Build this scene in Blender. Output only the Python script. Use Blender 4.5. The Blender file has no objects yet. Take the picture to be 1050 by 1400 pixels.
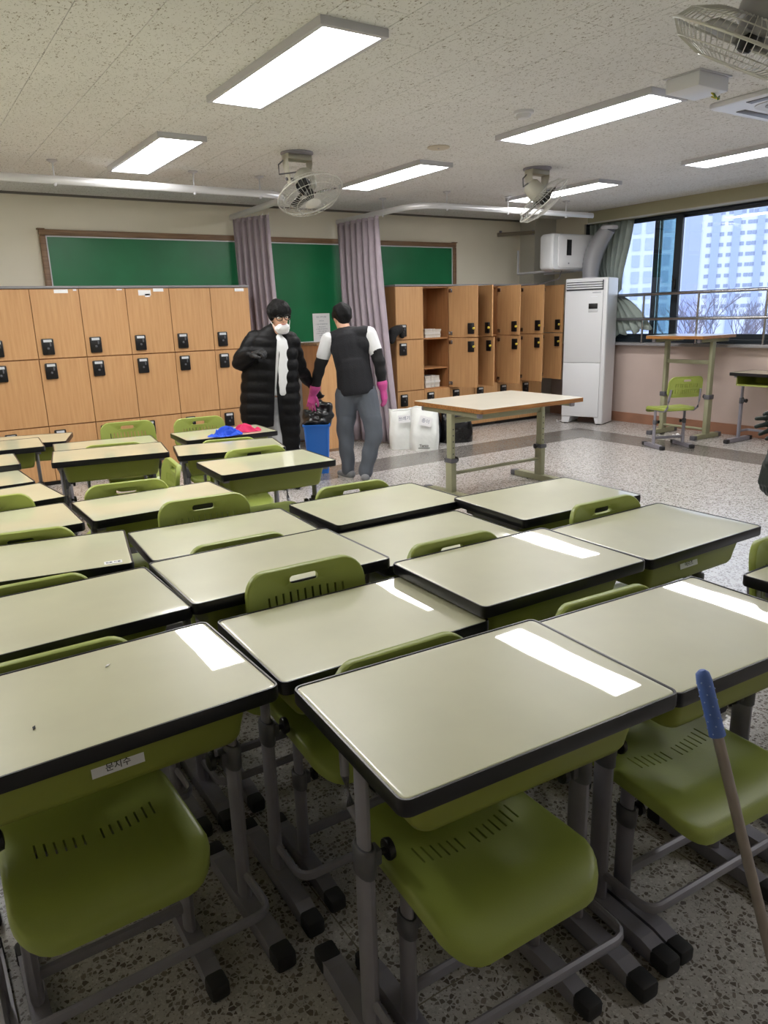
import bpy, bmesh, math, random
from mathutils import Vector, Matrix, Quaternion
random.seed(7)
C = bpy.context.scene.collection
sc = bpy.context.scene
PI = math.pi
def R(d): return math.radians(d)
def V(*a): return Vector(a)

# ------------------------------------------------------------------ camera
YAW, PITCH, ROLL, F = 0.58010, 0.26240, 0.03050, 1004.6
fw = V(math.sin(YAW)*math.cos(PITCH), math.cos(YAW)*math.cos(PITCH), -math.sin(PITCH))
r0 = V(math.cos(YAW), -math.sin(YAW), 0)
d0 = fw.cross(r0)
rt = math.cos(ROLL)*r0 + math.sin(ROLL)*d0
dn = -math.sin(ROLL)*r0 + math.cos(ROLL)*d0
CAM = V(0, 0, 1.475)
cd = bpy.data.cameras.new('camera'); cam = bpy.data.objects.new('camera', cd); C.objects.link(cam)
cd.sensor_fit = 'AUTO'; cd.sensor_width = 36.0; cd.lens = F/1400*36.0
cd.clip_start = 0.02; cd.clip_end = 2000
cam.matrix_world = Matrix(((rt.x, -dn.x, -fw.x, CAM.x), (rt.y, -dn.y, -fw.y, CAM.y), (rt.z, -dn.z, -fw.z, CAM.z), (0, 0, 0, 1)))
sc.camera = cam
# ------------------------------------------------------------------ sky, exposure
w = bpy.data.worlds.new('overcast_sky'); sc.world = w; w.use_nodes = True
bg = w.node_tree.nodes['Background']; bg.inputs[0].default_value = (0.78, 0.86, 1.0, 1); bg.inputs[1].default_value = 2.3
LAMP = 22.0
sc.view_settings.view_transform = 'Standard'; sc.view_settings.look = 'None'
sc.view_settings.gamma = 1; sc.view_settings.use_curve_mapping = False
sc.view_settings.exposure = 0.42
try:
    sc.cycles.max_bounces = 8; sc.cycles.diffuse_bounces = 5; sc.cycles.glossy_bounces = 4
    sc.cycles.transparent_max_bounces = 16; sc.cycles.sample_clamp_indirect = 6
    sc.cycles.caustics_reflective = False; sc.cycles.caustics_refractive = False
except Exception: pass

# ------------------------------------------------------------------ materials
def lin(c):
    return tuple(((x/255)/12.92 if x/255 <= .04045 else ((x/255+.055)/1.055)**2.4) for x in c)
MATS = {}
def mat(name, rgb, rough=.5, metal=0, spec=.5, noise=0, nscale=8, bump=0, bscale=60, trans=0, coat=0, emit=0, sheen=0):
    if name in MATS: return MATS[name]
    m = bpy.data.materials.new(name); m.use_nodes = True; nt = m.node_tree; b = nt.nodes['Principled BSDF']
    c = lin(rgb); b.inputs['Base Color'].default_value = (*c, 1)
    b.inputs['Roughness'].default_value = rough; b.inputs['Metallic'].default_value = metal
    b.inputs['Specular IOR Level'].default_value = spec
    if coat: b.inputs['Coat Weight'].default_value = coat; b.inputs['Coat Roughness'].default_value = .03
    if trans: b.inputs['Transmission Weight'].default_value = trans
    if sheen: b.inputs['Sheen Weight'].default_value = sheen
    if emit:
        b.inputs['Emission Color'].default_value = (*c, 1); b.inputs['Emission Strength'].default_value = emit
    if noise:
        tc = nt.nodes.new('ShaderNodeTexCoord'); n = nt.nodes.new('ShaderNodeTexNoise'); n.inputs['Scale'].default_value = nscale
        n.inputs['Detail'].default_value = 4
        mx = nt.nodes.new('ShaderNodeMixRGB'); mx.blend_type = 'MULTIPLY'; mx.inputs[0].default_value = 1
        rp = nt.nodes.new('ShaderNodeMapRange'); rp.inputs[3].default_value = 1-noise; rp.inputs[4].default_value = 1+noise
        rp.inputs[1].default_value = .3; rp.inputs[2].default_value = .7
        nt.links.new(tc.outputs['Object'], n.inputs['Vector']); nt.links.new(n.outputs[0], rp.inputs[0])
        mx.inputs[1].default_value = (*c, 1); nt.links.new(rp.outputs[0], mx.inputs[2]); nt.links.new(mx.outputs[0], b.inputs['Base Color'])
    if bump:
        tc = nt.nodes.new('ShaderNodeTexCoord'); n = nt.nodes.new('ShaderNodeTexNoise'); n.inputs['Scale'].default_value = bscale
        bp = nt.nodes.new('ShaderNodeBump'); bp.inputs['Strength'].default_value = bump; bp.inputs['Distance'].default_value = .01
        nt.links.new(tc.outputs['Object'], n.inputs['Vector']); nt.links.new(n.outputs[0], bp.inputs['Height']); nt.links.new(bp.outputs[0], b.inputs['Normal'])
    MATS[name] = m; return m

def wood(name, c1, c2, axis='Z', scale=3, rough=.45):
    m = bpy.data.materials.new(name); m.use_nodes = True; nt = m.node_tree; b = nt.nodes['Principled BSDF']
    tc = nt.nodes.new('ShaderNodeTexCoord'); mp = nt.nodes.new('ShaderNodeMapping')
    s = [14, 14, 14]; s['XYZ'.index(axis)] = .8
    mp.inputs['Scale'].default_value = s
    n = nt.nodes.new('ShaderNodeTexNoise'); n.inputs['Scale'].default_value = scale; n.inputs['Detail'].default_value = 6; n.inputs['Roughness'].default_value = .6
    cr = nt.nodes.new('ShaderNodeValToRGB'); cr.color_ramp.elements[0].position = .33; cr.color_ramp.elements[1].position = .68
    cr.color_ramp.elements[0].color = (*lin(c1), 1); cr.color_ramp.elements[1].color = (*lin(c2), 1)
    L = nt.links.new
    L(tc.outputs['Object'], mp.inputs['Vector']); L(mp.outputs[0], n.inputs['Vector']); L(n.outputs[0], cr.inputs[0]); L(cr.outputs[0], b.inputs['Base Color'])
    b.inputs['Roughness'].default_value = rough
    MATS[name] = m; return m

def terrazzo(name, base, dark, light, rough=.22):
    m = bpy.data.materials.new(name); m.use_nodes = True; nt = m.node_tree; b = nt.nodes['Principled BSDF']; L = nt.links.new
    tc = nt.nodes.new('ShaderNodeTexCoord')
    def chips(scale, size, lo, hi, hic):
        v = nt.nodes.new('ShaderNodeTexVoronoi'); v.inputs['Scale'].default_value = scale; v.feature = 'F1'
        e = nt.nodes.new('ShaderNodeTexVoronoi'); e.inputs['Scale'].default_value = scale; e.feature = 'DISTANCE_TO_EDGE'
        L(tc.outputs['Object'], v.inputs['Vector']); L(tc.outputs['Object'], e.inputs['Vector'])
        sep = nt.nodes.new('ShaderNodeSeparateColor'); L(v.outputs['Color'], sep.inputs[0])
        g = nt.nodes.new('ShaderNodeMath'); g.operation = 'GREATER_THAN'; L(e.outputs['Distance'], g.inputs[0]); g.inputs[1].default_value = size
        p = nt.nodes.new('ShaderNodeMath'); p.operation = 'GREATER_THAN'; L(sep.outputs[0], p.inputs[0]); p.inputs[1].default_value = 1-hic
        mu = nt.nodes.new('ShaderNodeMath'); mu.operation = 'MULTIPLY'; L(g.outputs[0], mu.inputs[0]); L(p.outputs[0], mu.inputs[1])
        cr = nt.nodes.new('ShaderNodeValToRGB'); cr.color_ramp.elements[0].color = (*lin(lo), 1); cr.color_ramp.elements[1].color = (*lin(hi), 1); L(sep.outputs[1], cr.inputs[0])
        return mu.outputs[0], cr.outputs[0]
    f1, c1 = chips(82, .10, dark, tuple(min(255, x+45) for x in dark), .42)
    f2, c2 = chips(130, .12, light, tuple(max(0, x-45) for x in light), .5)
    f3, c3 = chips(230, .15, dark, light, .45)
    prev = (*lin(base), 1)
    last = None
    for f, c in ((f3, c3), (f2, c2), (f1, c1)):
        mx = nt.nodes.new('ShaderNodeMixRGB'); L(f, mx.inputs[0]); L(c, mx.inputs[2])
        if last is None: mx.inputs[1].default_value = prev
        else: L(last, mx.inputs[1])
        last = mx.outputs[0]
    L(last, b.inputs['Base Color'])
    b.inputs['Roughness'].default_value = rough; b.inputs['Specular IOR Level'].default_value = .5
    MATS[name] = m; return m

M_wall = mat('cream_wall_paint', (230, 224, 206), .7, noise=.03, nscale=1.5)
M_pink = mat('pinkish_wall_paint', (196, 178, 170), .7, noise=.05, nscale=2)
M_base = mat('red_brown_baseboard', (150, 108, 86), .45, noise=.12, nscale=6)
M_green = mat('green_plastic', (150, 163, 78), .38, spec=.5, noise=.04, nscale=5, bump=.05, bscale=300)
M_drawer = mat('green_drawer_plastic', (140, 148, 62), .42, noise=.03, nscale=4)
M_steel = mat('grey_painted_steel', (140, 138, 148), .42, metal=.1, noise=.05, nscale=20)
M_steeld = mat('dark_grey_painted_steel', (92, 92, 98), .42, metal=.1, noise=.05, nscale=20)
M_cap = mat('black_rubber', (38, 38, 41), .65)
M_black = mat('black_edging', (24, 24, 28), .3)
M_blk = mat('black_plastic', (18, 18, 20), .4)
M_white = mat('white_plastic', (218, 220, 224), .35)
M_paper = mat('white_paper', (232, 232, 234), .75)
M_ink = mat('black_ink', (25, 25, 28), .7)
M_greyink = mat('grey_ink', (120, 125, 140), .8)
M_chrome = mat('stainless_steel', (175, 175, 178), .22, metal=1)
M_alu = mat('grey_aluminium', (196, 196, 202), .45)
M_ivory = mat('aged_ivory_metal', (176, 174, 160), .4, metal=.1)
M_frame = mat('dark_window_frame', (26, 36, 44), .4)
M_gtable = mat('sage_green_steel', (150, 150, 122), .45, noise=.05, nscale=12)
M_locker = wood('locker_beech', (186, 140, 94), (200, 156, 108), 'Z')
M_lockin = wood('locker_inside_beech', (158, 110, 70), (178, 128, 84), 'Z')
M_woodedge = wood('worn_wood_edge', (120, 74, 36), (176, 124, 66), 'X', 5)
M_brown = wood('brown_board_frame', (112, 84, 60), (146, 116, 88), 'X', 4)
M_greytop = mat('grey_locker_top', (132, 130, 132), .5)
M_skin = mat('skin', (214, 168, 142), .5, spec=.4, noise=.03)
M_hair = mat('black_hair', (6, 6, 7), .6, spec=.25, bump=.6, bscale=120)
M_floor = terrazzo('speckled_terrazzo', (190, 186, 183), (98, 90, 84), (212, 209, 206))
M_band = terrazzo('dark_terrazzo_band', (122, 118, 113), (64, 60, 56), (148, 143, 138))

def desk_top_mat():
    m = bpy.data.materials.new('cream_laminate'); m.use_nodes = True; nt = m.node_tree; b = nt.nodes['Principled BSDF']; L = nt.links.new
    b.inputs['Base Color'].default_value = (*lin((209, 208, 176)), 1)
    b.inputs['Roughness'].default_value = .35
    b.inputs['Coat Weight'].default_value = 1; b.inputs['Coat Roughness'].default_value = .02; b.inputs['Coat IOR'].default_value = 1.5
    tc = nt.nodes.new('ShaderNodeTexCoord'); oi = nt.nodes.new('ShaderNodeObjectInfo')
    ad = nt.nodes.new('ShaderNodeVectorMath'); ad.operation = 'ADD'; L(tc.outputs['Object'], ad.inputs[0]); L(oi.outputs['Random'], ad.inputs[1])
    n = nt.nodes.new('ShaderNodeTexNoise'); n.inputs['Scale'].default_value = 3.0; n.inputs['Detail'].default_value = 1
    bp = nt.nodes.new('ShaderNodeBump'); bp.inputs['Strength'].default_value = .05; bp.inputs['Distance'].default_value = .01
    L(ad.outputs[0], n.inputs['Vector']); L(n.outputs[0], bp.inputs['Height']); L(bp.outputs[0], b.inputs['Coat Normal'])
    n2 = nt.nodes.new('ShaderNodeTexNoise'); n2.inputs['Scale'].default_value = 5; n2.inputs['Detail'].default_value = 5; L(ad.outputs[0], n2.inputs['Vector'])
    mr = nt.nodes.new('ShaderNodeMapRange'); mr.inputs[1].default_value = .3; mr.inputs[2].default_value = .7; mr.inputs[3].default_value = .95; mr.inputs[4].default_value = 1.04
    mx = nt.nodes.new('ShaderNodeMixRGB'); mx.blend_type = 'MULTIPLY'; mx.inputs[0].default_value = 1
    mx.inputs[1].default_value = (*lin((209, 208, 176)), 1); L(n2.outputs[0], mr.inputs[0]); L(mr.outputs[0], mx.inputs[2]); L(mx.outputs[0], b.inputs['Base Color'])
    MATS['cream_laminate'] = m; return m
M_lam = desk_top_mat()

def ceiling_mat():
    m = bpy.data.materials.new('fissured_ceiling_board'); m.use_nodes = True; nt = m.node_tree; b = nt.nodes['Principled BSDF']; L = nt.links.new
    b.inputs['Roughness'].default_value = .9; b.inputs['Specular IOR Level'].default_value = .15
    g = nt.nodes.new('ShaderNodeNewGeometry'); mp = nt.nodes.new('ShaderNodeMapping'); mp.inputs['Scale'].default_value = (95, 52, 1)
    mp.inputs['Rotation'].default_value = (0, 0, .5)
    n = nt.nodes.new('ShaderNodeTexNoise'); n.inputs['Scale'].default_value = 1; n.inputs['Detail'].default_value = 2; n.inputs['Distortion'].default_value = 1.2
    L(g.outputs['Position'], mp.inputs['Vector']); L(mp.outputs[0], n.inputs['Vector'])
    cr = nt.nodes.new('ShaderNodeValToRGB'); cr.color_ramp.elements[0].position = .60; cr.color_ramp.elements[1].position = .67
    cr.color_ramp.elements[0].color = (*lin((227, 227, 225)), 1); cr.color_ramp.elements[1].color = (*lin((150, 144, 132)), 1)
    n2 = nt.nodes.new('ShaderNodeTexNoise'); n2.inputs['Scale'].default_value = 1.2; n2.inputs['Detail'].default_value = 3; L(g.outputs['Position'], n2.inputs['Vector'])
    mr = nt.nodes.new('ShaderNodeMapRange'); mr.inputs[1].default_value = .3; mr.inputs[2].default_value = .7; mr.inputs[3].default_value = .95; mr.inputs[4].default_value = 1.03
    mx = nt.nodes.new('ShaderNodeMixRGB'); mx.blend_type = 'MULTIPLY'; mx.inputs[0].default_value = 1
    L(n.outputs[0], cr.inputs[0]); L(cr.outputs[0], mx.inputs[1]); L(n2.outputs[0], mr.inputs[0]); L(mr.outputs[0], mx.inputs[2]); L(mx.outputs[0], b.inputs['Base Color'])
    bp = nt.nodes.new('ShaderNodeBump'); bp.invert = True; bp.inputs['Strength'].default_value = .5; bp.inputs['Distance'].default_value = .004
    L(cr.outputs[0], bp.inputs['Height']); bp.invert = False; L(bp.outputs[0], b.inputs['Normal'])
    MATS['ceil'] = m; return m
M_ceil = ceiling_mat()

def lamp_mat():
    m = bpy.data.materials.new('lit_diffuser'); m.use_nodes = True; b = m.node_tree.nodes['Principled BSDF']
    b.inputs['Base Color'].default_value = (.9, .9, .9, 1); b.inputs['Emission Color'].default_value = (1, .985, .965, 1); b.inputs['Emission Strength'].default_value = LAMP
    return m
M_lamp = lamp_mat()

def glass(name, tint, refl=.08):
    m = bpy.data.materials.new(name); m.use_nodes = True; nt = m.node_tree; nt.nodes.remove(nt.nodes['Principled BSDF'])
    t = nt.nodes.new('ShaderNodeBsdfTransparent'); t.inputs[0].default_value = (*tint, 1)
    gl = nt.nodes.new('ShaderNodeBsdfGlossy'); gl.inputs['Roughness'].default_value = .02
    fr = nt.nodes.new('ShaderNodeFresnel'); fr.inputs[0].default_value = 1.45
    mx = nt.nodes.new('ShaderNodeMixShader'); L = nt.links.new
    L(fr.outputs[0], mx.inputs[0]); L(t.outputs[0], mx.inputs[1]); L(gl.outputs[0], mx.inputs[2]); L(mx.outputs[0], nt.nodes['Material Output'].inputs[0])
    return m
M_glass = glass('window_glass', (.93, .95, .97))
M_teal = glass('teal_tinted_glass', (.62, .78, .78))
M_clear = glass('clear_fan_plastic', (.93, .93, .92))

# ------------------------------------------------------------------ mesh helpers
class MB:
    def __init__(s): s.v = []; s.f = []
    def add(s, vs, fs):
        o = len(s.v); s.v += [tuple(x) for x in vs]; s.f += [tuple(i+o for i in f) for f in fs]; return s
    def box(s, c, d, rz=0, bev=0):
        bm = bmesh.new(); bmesh.ops.create_cube(bm, size=1)
        bmesh.ops.scale(bm, vec=Vector(d), verts=bm.verts)
        if bev:
            bmesh.ops.bevel(bm, geom=list(bm.edges), offset=min(bev, min(d)*.45), segments=2, affect='EDGES', profile=.5)
        if rz: bmesh.ops.rotate(bm, cent=(0, 0, 0), matrix=Matrix.Rotation(rz, 3, 'Z'), verts=bm.verts)
        bmesh.ops.translate(bm, vec=Vector(c), verts=bm.verts)
        bm.verts.index_update(); s.add([v.co[:] for v in bm.verts], [[v.index for v in f.verts] for f in bm.faces]); bm.free(); return s
    def box2(s, a, b, bev=0):
        return s.box([(a[i]+b[i])/2 for i in range(3)], [abs(b[i]-a[i]) for i in range(3)], 0, bev)
    def tube(s, pts, r, n=8, ry=None, up=(0, 0, 1), closed=False, cap=True):
        """sweep an ellipse (r across, ry along 'up') along pts; r may be a list"""
        P = [Vector(p) for p in pts]; k = len(P); rings = []
        for i, p in enumerate(P):
            a = P[(i-1) % k] if (closed or i > 0) else p; b = P[(i+1) % k] if (closed or i < k-1) else p
            t = (b-a).normalized(); u = Vector(up)
            if abs(t.dot(u)) > .98: u = Vector((0, 1, 0)) if abs(t.y) < .9 else Vector((1, 0, 0))
            x = t.cross(u).normalized(); y = x.cross(t).normalized()
            ri = r[i] if isinstance(r, (list, tuple)) else r
            rj = (ry[i] if isinstance(ry, (list, tuple)) else ry) if ry is not None else ri
            rings.append([p + x*ri*math.cos(2*PI*j/n) + y*rj*math.sin(2*PI*j/n) for j in range(n)])
        vs = [q for g in rings for q in g]; fs = []
        m = k if closed else k-1
        for i in range(m):
            for j in range(n):
                a = i*n+j; b = i*n+(j+1) % n; c = ((i+1) % k)*n+(j+1) % n; d = ((i+1) % k)*n+j
                fs.append((a, b, c, d))
        if cap and not closed:
            fs.append(tuple(range(n))[::-1]); fs.append(tuple((k-1)*n+j for j in range(n)))
        return s.add(vs, fs)
    def lathe(s, prof, n=24, mtx=None):
        vs = []; fs = []
        for (r, z) in prof:
            for j in range(n): vs.append(Vector((r*math.cos(2*PI*j/n), r*math.sin(2*PI*j/n), z)))
        for i in range(len(prof)-1):
            for j in range(n):
                fs.append((i*n+j, i*n+(j+1) % n, (i+1)*n+(j+1) % n, (i+1)*n+j))
        fs.append(tuple(range(n))[::-1]); fs.append(tuple((len(prof)-1)*n+j for j in range(n)))
        if mtx is not None: vs = [mtx @ q for q in vs]
        return s.add(vs, fs)
    def cyl(s, a, b, r, n=12): return s.tube([a, b], r, n)
    def prism(s, poly, z0, z1):
        n = len(poly); vs = [(x, y, z0) for x, y in poly]+[(x, y, z1) for x, y in poly]
        fs = [tuple(range(n))[::-1], tuple(range(n, 2*n))]+[(i, (i+1) % n, n+(i+1) % n, n+i) for i in range(n)]
        return s.add(vs, fs)
    def mapv(s, fn): s.v = [tuple(fn(Vector(p))) for p in s.v]; return s
    def mesh(s, name, m, smooth=True, ang=40):
        me = bpy.data.meshes.new(name); me.from_pydata(s.v, [], s.f); me.validate()
        fixnorm(me)
        if m: me.materials.append(m)
        if smooth: shade(me, ang)
        return me
    def build(s, name, m, parent=None, smooth=True, ang=40):
        return link(name, s.mesh(name, m, smooth, ang), parent)
def fixnorm(me):
    bm = bmesh.new(); bm.from_mesh(me); bmesh.ops.recalc_face_normals(bm, faces=bm.faces); bm.to_mesh(me); bm.free()
def shade(me, ang=40):
    for p in me.polygons: p.use_smooth = True
    try: me.set_sharp_from_angle(angle=R(ang))
    except Exception: pass
def link(name, me, parent=None):
    o = bpy.data.objects.new(name, me); C.objects.link(o)
    if parent is not None: o.parent = parent
    return o
def thing(name, label, cat, loc=(0, 0, 0), rz=0, group=None):
    o = bpy.data.objects.new(name, None); C.objects.link(o); o.empty_display_size = .1
    o.location = loc; o.rotation_euler = (0, 0, rz); return tag(o, label, cat, group)
def tag(o, label, cat, group=None, kind=None):
    o['label'] = label; o['category'] = cat
    if group: o['group'] = group
    if kind: o['kind'] = kind
    return o
def struct(o): o['kind'] = 'structure'; return o
KIDS = {}
def dup(root):
    """copy a thing with its parts and sub-parts (mesh data shared)"""
    if root.name not in KIDS: KIDS[root.name] = [(c, list(c.children)) for c in root.children]
    r = root.copy(); C.objects.link(r)
    for ch, gs in KIDS[root.name]:
        c = ch.copy(); C.objects.link(c); c.parent = r
        for g in gs:
            d = g.copy(); C.objects.link(d); d.parent = c
    return r
def evalmesh(ob):
    dg = bpy.context.evaluated_depsgraph_get(); dg.update()
    return bpy.data.meshes.new_from_object(ob.evaluated_get(dg), depsgraph=dg)
def boolean(me, cut_mb, m):
    a = link('tmp_a', me); cm = cut_mb.mesh('tmp_cut', None, False); b = link('tmp_b', cm)
    md = a.modifiers.new('b', 'BOOLEAN'); md.operation = 'DIFFERENCE'; md.object = b; md.solver = 'EXACT'
    bpy.context.view_layer.update()
    out = evalmesh(a)
    bpy.data.objects.remove(a); bpy.data.objects.remove(b)
    out.materials.clear(); out.materials.append(m); shade(out, 35); return out
def rrect(w, d, r, n=5):
    pts = []
    for cx, cy, a0 in ((w/2-r, d/2-r, 0), (-w/2+r, d/2-r, 90), (-w/2+r, -d/2+r, 180), (w/2-r, -d/2+r, 270)):
        for i in range(n+1):
            a = R(a0+90*i/n); pts.append((cx+r*math.cos(a), cy+r*math.sin(a)))
    return pts
def pad(outline, rings, ztop, zbot):
    """closed cushion-like solid: concentric rings (scale, top 0..1) over an outline"""
    n = len(outline); mb = MB(); vs = []; fs = []
    for s_, k in rings:
        for x, y in outline:
            X, Y = x*s_, y*s_; a, b = ztop(X, Y), zbot(X, Y); vs.append((X, Y, b+(a-b)*k))
    m = len(rings)
    for i in range(m-1):
        for j in range(n): fs.append((i*n+j, i*n+(j+1) % n, (i+1)*n+(j+1) % n, (i+1)*n+j))
    vs.append((0, 0, zbot(0, 0))); vs.append((0, 0, ztop(0, 0)))
    for j in range(n):
        fs.append((j, len(vs)-2, (j+1) % n)); fs.append(((m-1)*n+j, (m-1)*n+(j+1) % n, len(vs)-1))
    return mb.add(vs, fs)
def slab(w, d, h, r, bev, z=0, n=4):
    o = rrect(w, d, r, n); sx = 1-2*bev/w
    rings = [(sx*.97, 0), (sx, 0), (1-.6*bev/w, .08*min(1, bev/h*4)), (1, min(.4, bev/h)), (1, 1-min(.4, bev/h)), (1-.6*bev/w, 1-.08*min(1, bev/h*4)), (sx, 1), (sx*.985, 1), (sx*.9, 1)]
    return pad(o, rings, lambda x, y: z+h, lambda x, y: z)
def blob(name, caps, voxel, m, parent=None, smooth=6, fn=None):
    """one continuous skin grown over tapered limbs: (p0, r0, p1, r1[, squash axis, factor])"""
    mb = MB(); n = 14
    for c in caps:
        p0, r0, p1, r1 = Vector(c[0]), c[1], Vector(c[2]), c[3]
        t = p1-p0; L_ = t.length
        t = t/L_ if L_ > 1e-6 else Vector((0, 0, 1))
        u = Vector((0, 1, 0)) if abs(t.y) < .9 else Vector((1, 0, 0))
        x = t.cross(u).normalized(); y = x.cross(t).normalized()
        prof = [(r0*math.cos(a), -r0*math.sin(a), 0) for a in (R(82), R(60), R(30), 0)]+[(r1*math.cos(a), r1*math.sin(a), 1) for a in (0, R(30), R(60), R(82))]
        vs = []; fs = []
        for rad, off, e in prof:
            o = p0 if e == 0 else p1
            for j in range(n):
                d = x*math.cos(2*PI*j/n)*rad+y*math.sin(2*PI*j/n)*rad+t*off
                if len(c) > 4:
                    ax = Vector(c[4]).normalized(); d = d-ax*d.dot(ax)*(1-c[5])
                vs.append(o+d)
        for i in range(len(prof)-1):
            for j in range(n): fs.append((i*n+j, i*n+(j+1) % n, (i+1)*n+(j+1) % n, (i+1)*n+j))
        fs.append(tuple(range(n))[::-1]); fs.append(tuple((len(prof)-1)*n+j for j in range(n)))
        mb.add(vs, fs)
    o = link('tmp_blob', mb.mesh('tmp', None, False))
    r = o.modifiers.new('r', 'REMESH'); r.mode = 'VOXEL'; r.voxel_size = voxel; r.use_smooth_shade = True
    s_ = o.modifiers.new('s', 'SMOOTH'); s_.factor = .5; s_.iterations = smooth
    bpy.context.view_layer.update()
    me = evalmesh(o); bpy.data.objects.remove(o)
    if fn:
        me.calc_loop_triangles()
        for v in me.vertices: v.co = fn(v.co.copy(), v.normal.copy())
    me.name = name; me.materials.clear(); me.materials.append(m)
    for p in me.polygons: p.use_smooth = True
    return link(name, me, parent)
_font = []
def text(name, s, size, mtx, m, parent, ext=.0004):
    cu = bpy.data.curves.new('tmp_text', 'FONT'); cu.body = s; cu.size = size; cu.align_x = 'CENTER'; cu.align_y = 'CENTER'; cu.extrude = ext; cu.resolution_u = 3
    o = bpy.data.objects.new('tmp_text', cu); C.objects.link(o); bpy.context.view_layer.update()
    me = evalmesh(o); bpy.data.objects.remove(o)
    me.materials.clear(); me.materials.append(m); t = link(name, me, parent); t.matrix_local = mtx; return t
def frame_mtx(org, xd, yd):
    xd = Vector(xd).normalized(); yd = Vector(yd); yd = (yd-xd*yd.dot(xd)).normalized(); zd = xd.cross(yd)
    return Matrix(((xd.x, yd.x, zd.x, org[0]), (xd.y, yd.y, zd.y, org[1]), (xd.z, yd.z, zd.z, org[2]), (0, 0, 0, 1)))
# ================================================================== the room
XW, YB, ZC = 8.08, 8.02, 2.68
XL, YF = -1.7, -2.7
fl = struct(MB().box2((XL, YF, -.12), (6.70, 5.90, 0)).build('floor', M_floor, None, False))
MB().box2((6.70, YF, -.12), (7.22, 6.44, 0)).build('border_band', M_band, fl, False)
MB().box2((XL, 5.90, -.12), (6.70, 6.44, 0)).build('border_band', M_band, fl, False)
MB().box2((XL, 6.44, -.12), (XW, YB, 0)).build('floor_edge', M_floor, fl, False)
MB().box2((7.22, YF, -.12), (XW, 6.44, 0)).build('floor_edge', M_floor, fl, False)
M_strip = mat('divider_strip', (120, 112, 98), .4)
for i in range(8):
    x = .71+.9*(i-2)
    if x < 6.6: MB().box2((x-.0015, YF, -.01), (x+.0015, 5.90, .0006)).build('divider_strip', M_strip, fl, False)
for j in range(9):
    y = 1.05+.9*(j-4)
    if y < 5.8: MB().box2((XL, y-.0015, -.01), (6.70, y+.0015, .0005)).build('divider_strip', M_strip, fl, False)

ce = struct(MB().box2((XL-.2, YF-.2, ZC+.013), (XW+.3, YB+.2, ZC+.25)).build('ceiling', mat('ceiling_seam', (140, 136, 126), .9), None, False))
tb = MB().box((0, 0, 0), (.3030, .6080, .012), 0, .0015)
tme = tb.mesh('ceiling_tile', M_ceil, False)
cand = []
for i in range(-9, 24):
    x = .84+.305*i+.1525
    for j in range(-6, 15):
        y = 3.75+.61*j+(.305 if i % 2 else 0)-.305
        if XL < x < XW+.1 and YF < y < YB+.25:
            p = V(x, y, ZC)-CAM; dd = p.dot(fw)
            vis = dd > .3 and abs(p.dot(rt)/dd*F) < 545 and -720 < p.dot(dn)/dd*F < 720
            cand.append((0 if vis else 1, p.length, x, y))
cand.sort(); rest = MB()
for k, (a, b_, x, y) in enumerate(cand):
    if k < 300:
        t = link('ceiling_tile', tme, ce); t.location = (x, y, ZC+.006)
    else: rest.add([(vx+x, vy+y, vz+ZC+.006) for vx, vy, vz in tb.v], tb.f)
o = rest.build('ceiling_tile_field', M_ceil, ce, False); o['kind'] = 'stuff'

struct(MB().box2((XL, YB, 0), (XW+.2, YB+.2, ZC+.2)).build('wall_back', M_wall, None, False))
struct(MB().box2((XL-.2, YF, 0), (XL, YB, ZC+.2)).build('wall_left', M_wall, None, False))
struct(MB().box2((XL, YF-.2, 0), (XW+.2, YF, ZC+.2)).build('wall_front', M_wall, None, False))
wr = struct(MB().box2((XW, YF, 0), (XW+.2, YB, 1.0)).build('wall_right', M_pink, None, False))
MB().box2((XW, YF, 2.56), (XW+.2, YB, ZC+.2)).build('upper_wall', M_wall, wr, False)
MB().box2((XW, 7.22, 1.0), (XW+.2, YB, 2.56)).build('wall_pier', M_wall, wr, False)
MB().box2((XW, YF, 1.0), (XW+.2, -1.5, 2.56)).build('wall_pier', M_wall, wr, False)
struct(MB().box2((7.675, 7.735, 0), (XW, YB, ZC)).build('wall_column', mat('column_paint', (190, 188, 178), .7), None, False))
struct(MB().box2((XW-.018, YF, 0), (XW, 7.735, .125)).build('baseboard_right', M_base, None, False))
struct(MB().box2((XL, YB-.018, 0), (7.675, YB, .125)).build('baseboard_back', M_base, None, False))
struct(MB().box2((XL, YB-.022, ZC-.02), (7.675, YB, ZC+.01)).build('trim_1', mat('ceiling_trim', (110, 106, 98), .6), None, False))
struct(MB().box2((XW-.12, YF, 1.0), (XW+.2, 7.22, 1.035), .006).build('trim_2', mat('granite_sill', (140, 138, 140), .35, noise=.15, nscale=120), None, False))
pel = struct(MB().box2((XW-.17, -1.5, 2.535), (XW, 7.02, ZC), .004).build('trim_3', mat('olive_pelmet', (160, 156, 128), .6), None, False))
MB().box2((XW-.175, -1.5, 2.53), (XW-.15, 7.02, 2.545)).build('pelmet_lip', mat('pelmet_lip', (190, 190, 186), .5), pel, False)

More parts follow.
